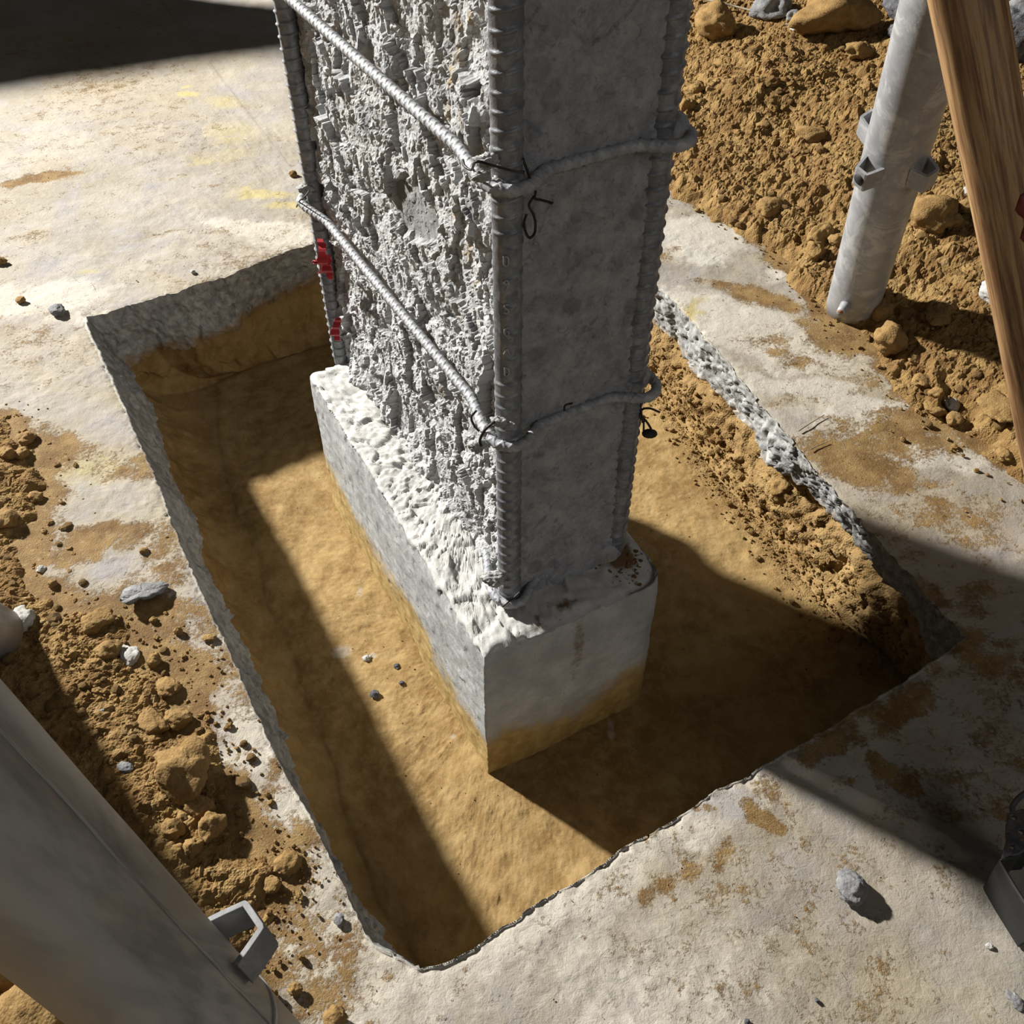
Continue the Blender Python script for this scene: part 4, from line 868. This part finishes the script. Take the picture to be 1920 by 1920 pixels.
# the far slab is shaded by an added unseen wall, built below
# ---------------------------------------------------------------- timber pole
a0=atd(1814,0,1.42); b0=ground(2000,1020); b0[2]=.0
tw_=(b0-a0)/np.linalg.norm(b0-a0); topw=a0-tw_*.9
wr_=empty('timber_pole',b0); tag(wr_,'brown oiled timber pole leaning over the soil at the right frame edge','timber')
n=80; P=b0+np.outer(np.linspace(0,np.linalg.norm(topw-b0),n),-tw_); ax=rt-tw_*(rt@tw_); ax/=np.linalg.norm(ax); ay=np.cross(-tw_,ax)
th=np.linspace(0,2*pi,40,endpoint=False); ce=np.sign(np.cos(th))*np.abs(np.cos(th))**.9; se=np.sign(np.sin(th))*np.abs(np.sin(th))**.9
wv=.0425*(1+.02*np.sin(np.arange(n)*.2)); V=(P[:,None]+(wv[:,None]*ce)[:,:,None]*ax+(.030*se)[None,:,None]*ay).reshape(-1,3); F=grid_faces(40,n,True)
# material coordinates need the grain along local z
Rw=Matrix((ax,ay,-tw_)).transposed().to_4x4()
def mesh_oriented(name,V,F,m,parent,origin,Rm):
    Ri=np.array(Rm.to_3x3().inverted()); Vl=(V-origin)@Ri.T; o=mesh(name,Vl,F,m,parent=None); o.parent=parent; o.matrix_parent_inverse=Matrix.Identity(4); o.matrix_basis=Matrix.Translation(Vector(origin)-parent.location)@Rm; return o
pole=mesh_oriented('pole',V,F,M_WOOD,wr_,b0,Rw)
# red painted mark on its edge
i0=axisat(1915,350,b0,-tw_); i1=axisat(1925,490,b0,-tw_); s0=(i0-b0)@(-tw_); s1=(i1-b0)@(-tw_); ss=np.linspace(s1,s0,14); Pq=b0+np.outer(ss,-tw_); th2=np.linspace(-.12*pi,.5*pi,10)
Q=[]
for k,pq in enumerate(Pq):
    wob=.10*math.sin(k*1.3)
    for t2 in th2:
        t3=max(-.5*pi,min(.5*pi,(t2-.12+wob))) ; c3=math.copysign(abs(math.cos(t3))**.9,math.cos(t3)); s3=math.copysign(abs(math.sin(t3))**.9,math.sin(t3)); sgn=1 if ay@(CAM-pq)>0 else -1
        Q.append(pq+ax*(.0433*c3)+ay*sgn*(.0308*max(-1,s3)))
rm=mesh('red_paint_mark',np.array(Q),grid_faces(10,14),M_REDP,parent=wr_,loc=Pq[0]); so=rm.modifiers.new('s','SOLIDIFY'); so.thickness=.0006
# ---------------------------------------------------------------- rusty perforated steel piece at the right edge
def plate():
    zt=.085; r0=empty('steel_bracket',S(1925,1640,0)); tag(r0,'rust edged perforated steel bracket at the right frame edge','bracket')
    # flange with holes: grid with holes left out, thickened
    q=[(1888,1528),(1900,1524),(1925,1518),(1960,1514),(1960,1560),(1935,1570),(1922,1588),(1915,1598),(1905,1604),(1890,1606),(1877,1612),(1880,1600),(1886,1580),(1884,1555)]
    P=arr(q,zt)[:,:2]; g=.0011; xs=np.arange(P[:,0].min(),P[:,0].max()+g,g); ys=np.arange(P[:,1].min(),P[:,1].max()+g,g); X,Y=np.meshgrid(xs,ys); x=X.ravel();y=Y.ravel()
    F=grid_faces(len(xs),len(ys)); cxf=x[F].mean(1); cyf=y[F].mean(1); keep=inpoly(cxf,cyf,P)
    for a,b in ((1898,1536),(1911,1563),(1896,1590),(1921,1539)):
        c=S(a,b,zt); keep&=(np.hypot(cxf-c[0],cyf-c[1])>.0032)
    F=F[keep]; us=np.unique(F); re=-np.ones(len(x),int); re[us]=np.arange(len(us)); z=zt+.006*np.sin((x-xs[0])*30)+.0012*fbm(vec3(x,y)*60,3,600)
    o=mesh('flange',np.stack([x,y,z],1)[us],re[F],M_RUST,parent=r0,loc=[xs[0],ys[0],zt]); so=o.modifiers.new('s','SOLIDIFY'); so.thickness=.005
    # side wall below, dark
    top=np.array([S(a,b,zt-.004) for a,b in [(1960,1572),(1935,1574),(1922,1592),(1905,1607),(1890,1609),(1878,1614),(1905,1660),(1960,1745)]]); top=resample(top,60)
    bot=top.copy(); bot[:,2]=.004; c=np.array([top[:,0].mean()+.03,top[:,1].mean(),0]); bot[:,:2]=c[:2]+(bot[:,:2]-c[:2])*.86; R=[top*(1-t)+bot*t for t in np.linspace(0,1,12)]
    o=mesh('housing',np.vstack(R),grid_faces(60,12),M_BLACK,parent=r0,loc=bot[30]); so=o.modifiers.new('s','SOLIDIFY'); so.thickness=.003
    # upper curved lip
    q=[(1893,1524),(1892,1512),(1897,1502),(1906,1492),(1920,1482),(1945,1472)]; P=smooth_path(arr(q,zt+.012),8); R=[P+np.array([.0,0,-.012*k/6]) +np.array([.010,.004,0])*(math.sin(pi*k/12)) for k in range(7)]
    o=mesh('curved_lip',np.vstack(R),grid_faces(len(P),7),M_RUST,parent=r0,loc=P[0]); so=o.modifiers.new('s','SOLIDIFY'); so.thickness=.0035
plate()
# ---------------------------------------------------------------- twigs
def twig(pts,r,lab,off=.012):
    P=[]
    for a,b in pts: g=ground(a,b); P.append(g+np.array([0,0,off]))
    P=smooth_path(np.array(P),6); V,F=tube(P,np.linspace(r,r*.5,len(P)),8); o=mesh('twig',V,F,M_TWIG,loc=P[0]); tag(o,lab,'twig')
twig([(1300,14),(1340,22),(1380,32),(1425,44),(1440,48)],.004,'long grey twig lying on the soil at the top edge right of the column',.03)
twig([(1470,58),(1500,66),(1528,75)],.0022,'thin dry stem below the white chip at the top edge',.02)
twig([(1497,810),(1520,795),(1545,780)],.0014,'upper dry straw on the slab near the right pit edge',.003)
twig([(1518,845),(1535,837),(1552,830)],.0013,'lower dry straw on the slab near the right pit edge',.003)
# ---------------------------------------------------------------- unseen things added outside the frame to cast shade
def beam(name,a,b,r,label):
    rr_,_=pipe(name,a,b,r,M_GALV,label,'pipe prop')
# ---------------------------------------------------------------- made-up low wall outside the frame, added to shade the far slab
LAMP=np.array([-5.2,4.3,3.55])*H
hw=1.25
def cast(p): return LAMP[:2]+(p-LAMP)[:2]*(1-hw/LAMP[2])
pa=S(0,172);pb=S(560,97); a_=cast(pa-(pb-pa)*1.6); b_=cast(pb+(pb-pa)*.45); wd=(b_-a_)/np.linalg.norm(b_-a_); nw=np.array([-wd[1],wd[0]]); nw=nw if nw[1]>0 else -nw
V=[]
for t in np.linspace(0,1,60):
    c_=a_+(b_-a_)*t; top=hw+.004*math.sin(t*40)
    for off,z_ in ((0,0),(0,top),(.14,top),(.14,0)): V.append((c_[0]+nw[0]*off,c_[1]+nw[1]*off,z_))
F=np.vstack([grid_faces(4,60,True),[[0,1,2,3]],[[239,238,237,236]]])
wl_=mesh('added_shade_wall',np.array(V),F,M_PED,smooth=False); wl_['kind']='structure'
# ---------------------------------------------------------------- light
ld=bpy.data.lights.new('work_lamp','AREA'); ld.shape='DISK'; ld.size=.40; ld.energy=2420; ld.color=(1.0,.975,.93)
lo=bpy.data.objects.new('work_lamp',ld); col.objects.link(lo); LP=LAMP; lo.location=LP
tgt=np.array([.8,.6,0])*H; v=Vector(tgt-LP); lo.rotation_euler=v.to_track_quat('-Z','Y').to_euler()
f2=bpy.data.lights.new('fill_light','AREA'); f2.shape='DISK'; f2.size=3.6; f2.energy=72; f2.color=(1.,.975,.94); fo_=bpy.data.objects.new('fill_light',f2); col.objects.link(fo_); fo_.location=(3.6,-4.0,4.3); fo_.rotation_euler=(Vector((0,1.1,.2))-fo_.location).to_track_quat('-Z','Y').to_euler()  # added fill lamp with no visible source, lifts the column's shaded face
w=bpy.data.worlds.new('world'); scn.world=w; w.use_nodes=True; bg=w.node_tree.nodes['Background']; bg.inputs[0].default_value=(.92,.95,1.,1); bg.inputs[1].default_value=.024
vs=scn.view_settings; vs.view_transform='Standard'; vs.look='None'; vs.gamma=1; vs.exposure=0; vs.use_curve_mapping=False

ALB=.60
for m in bpy.data.materials:
    if not m.use_nodes: continue
    nt=m.node_tree; b=[n for n in nt.nodes if n.type=='BSDF_PRINCIPLED']
    if not b: continue
    i=b[0].inputs['Base Color']
    if not i.links: continue
    src=i.links[0].from_socket; x=nt.nodes.new('ShaderNodeMix'); x.data_type='RGBA'; x.blend_type='MULTIPLY'; x.inputs[0].default_value=1; x.inputs[7].default_value=(ALB,ALB,ALB,1)
    nt.links.new(src,x.inputs[6]); nt.links.new(x.outputs[2],i)
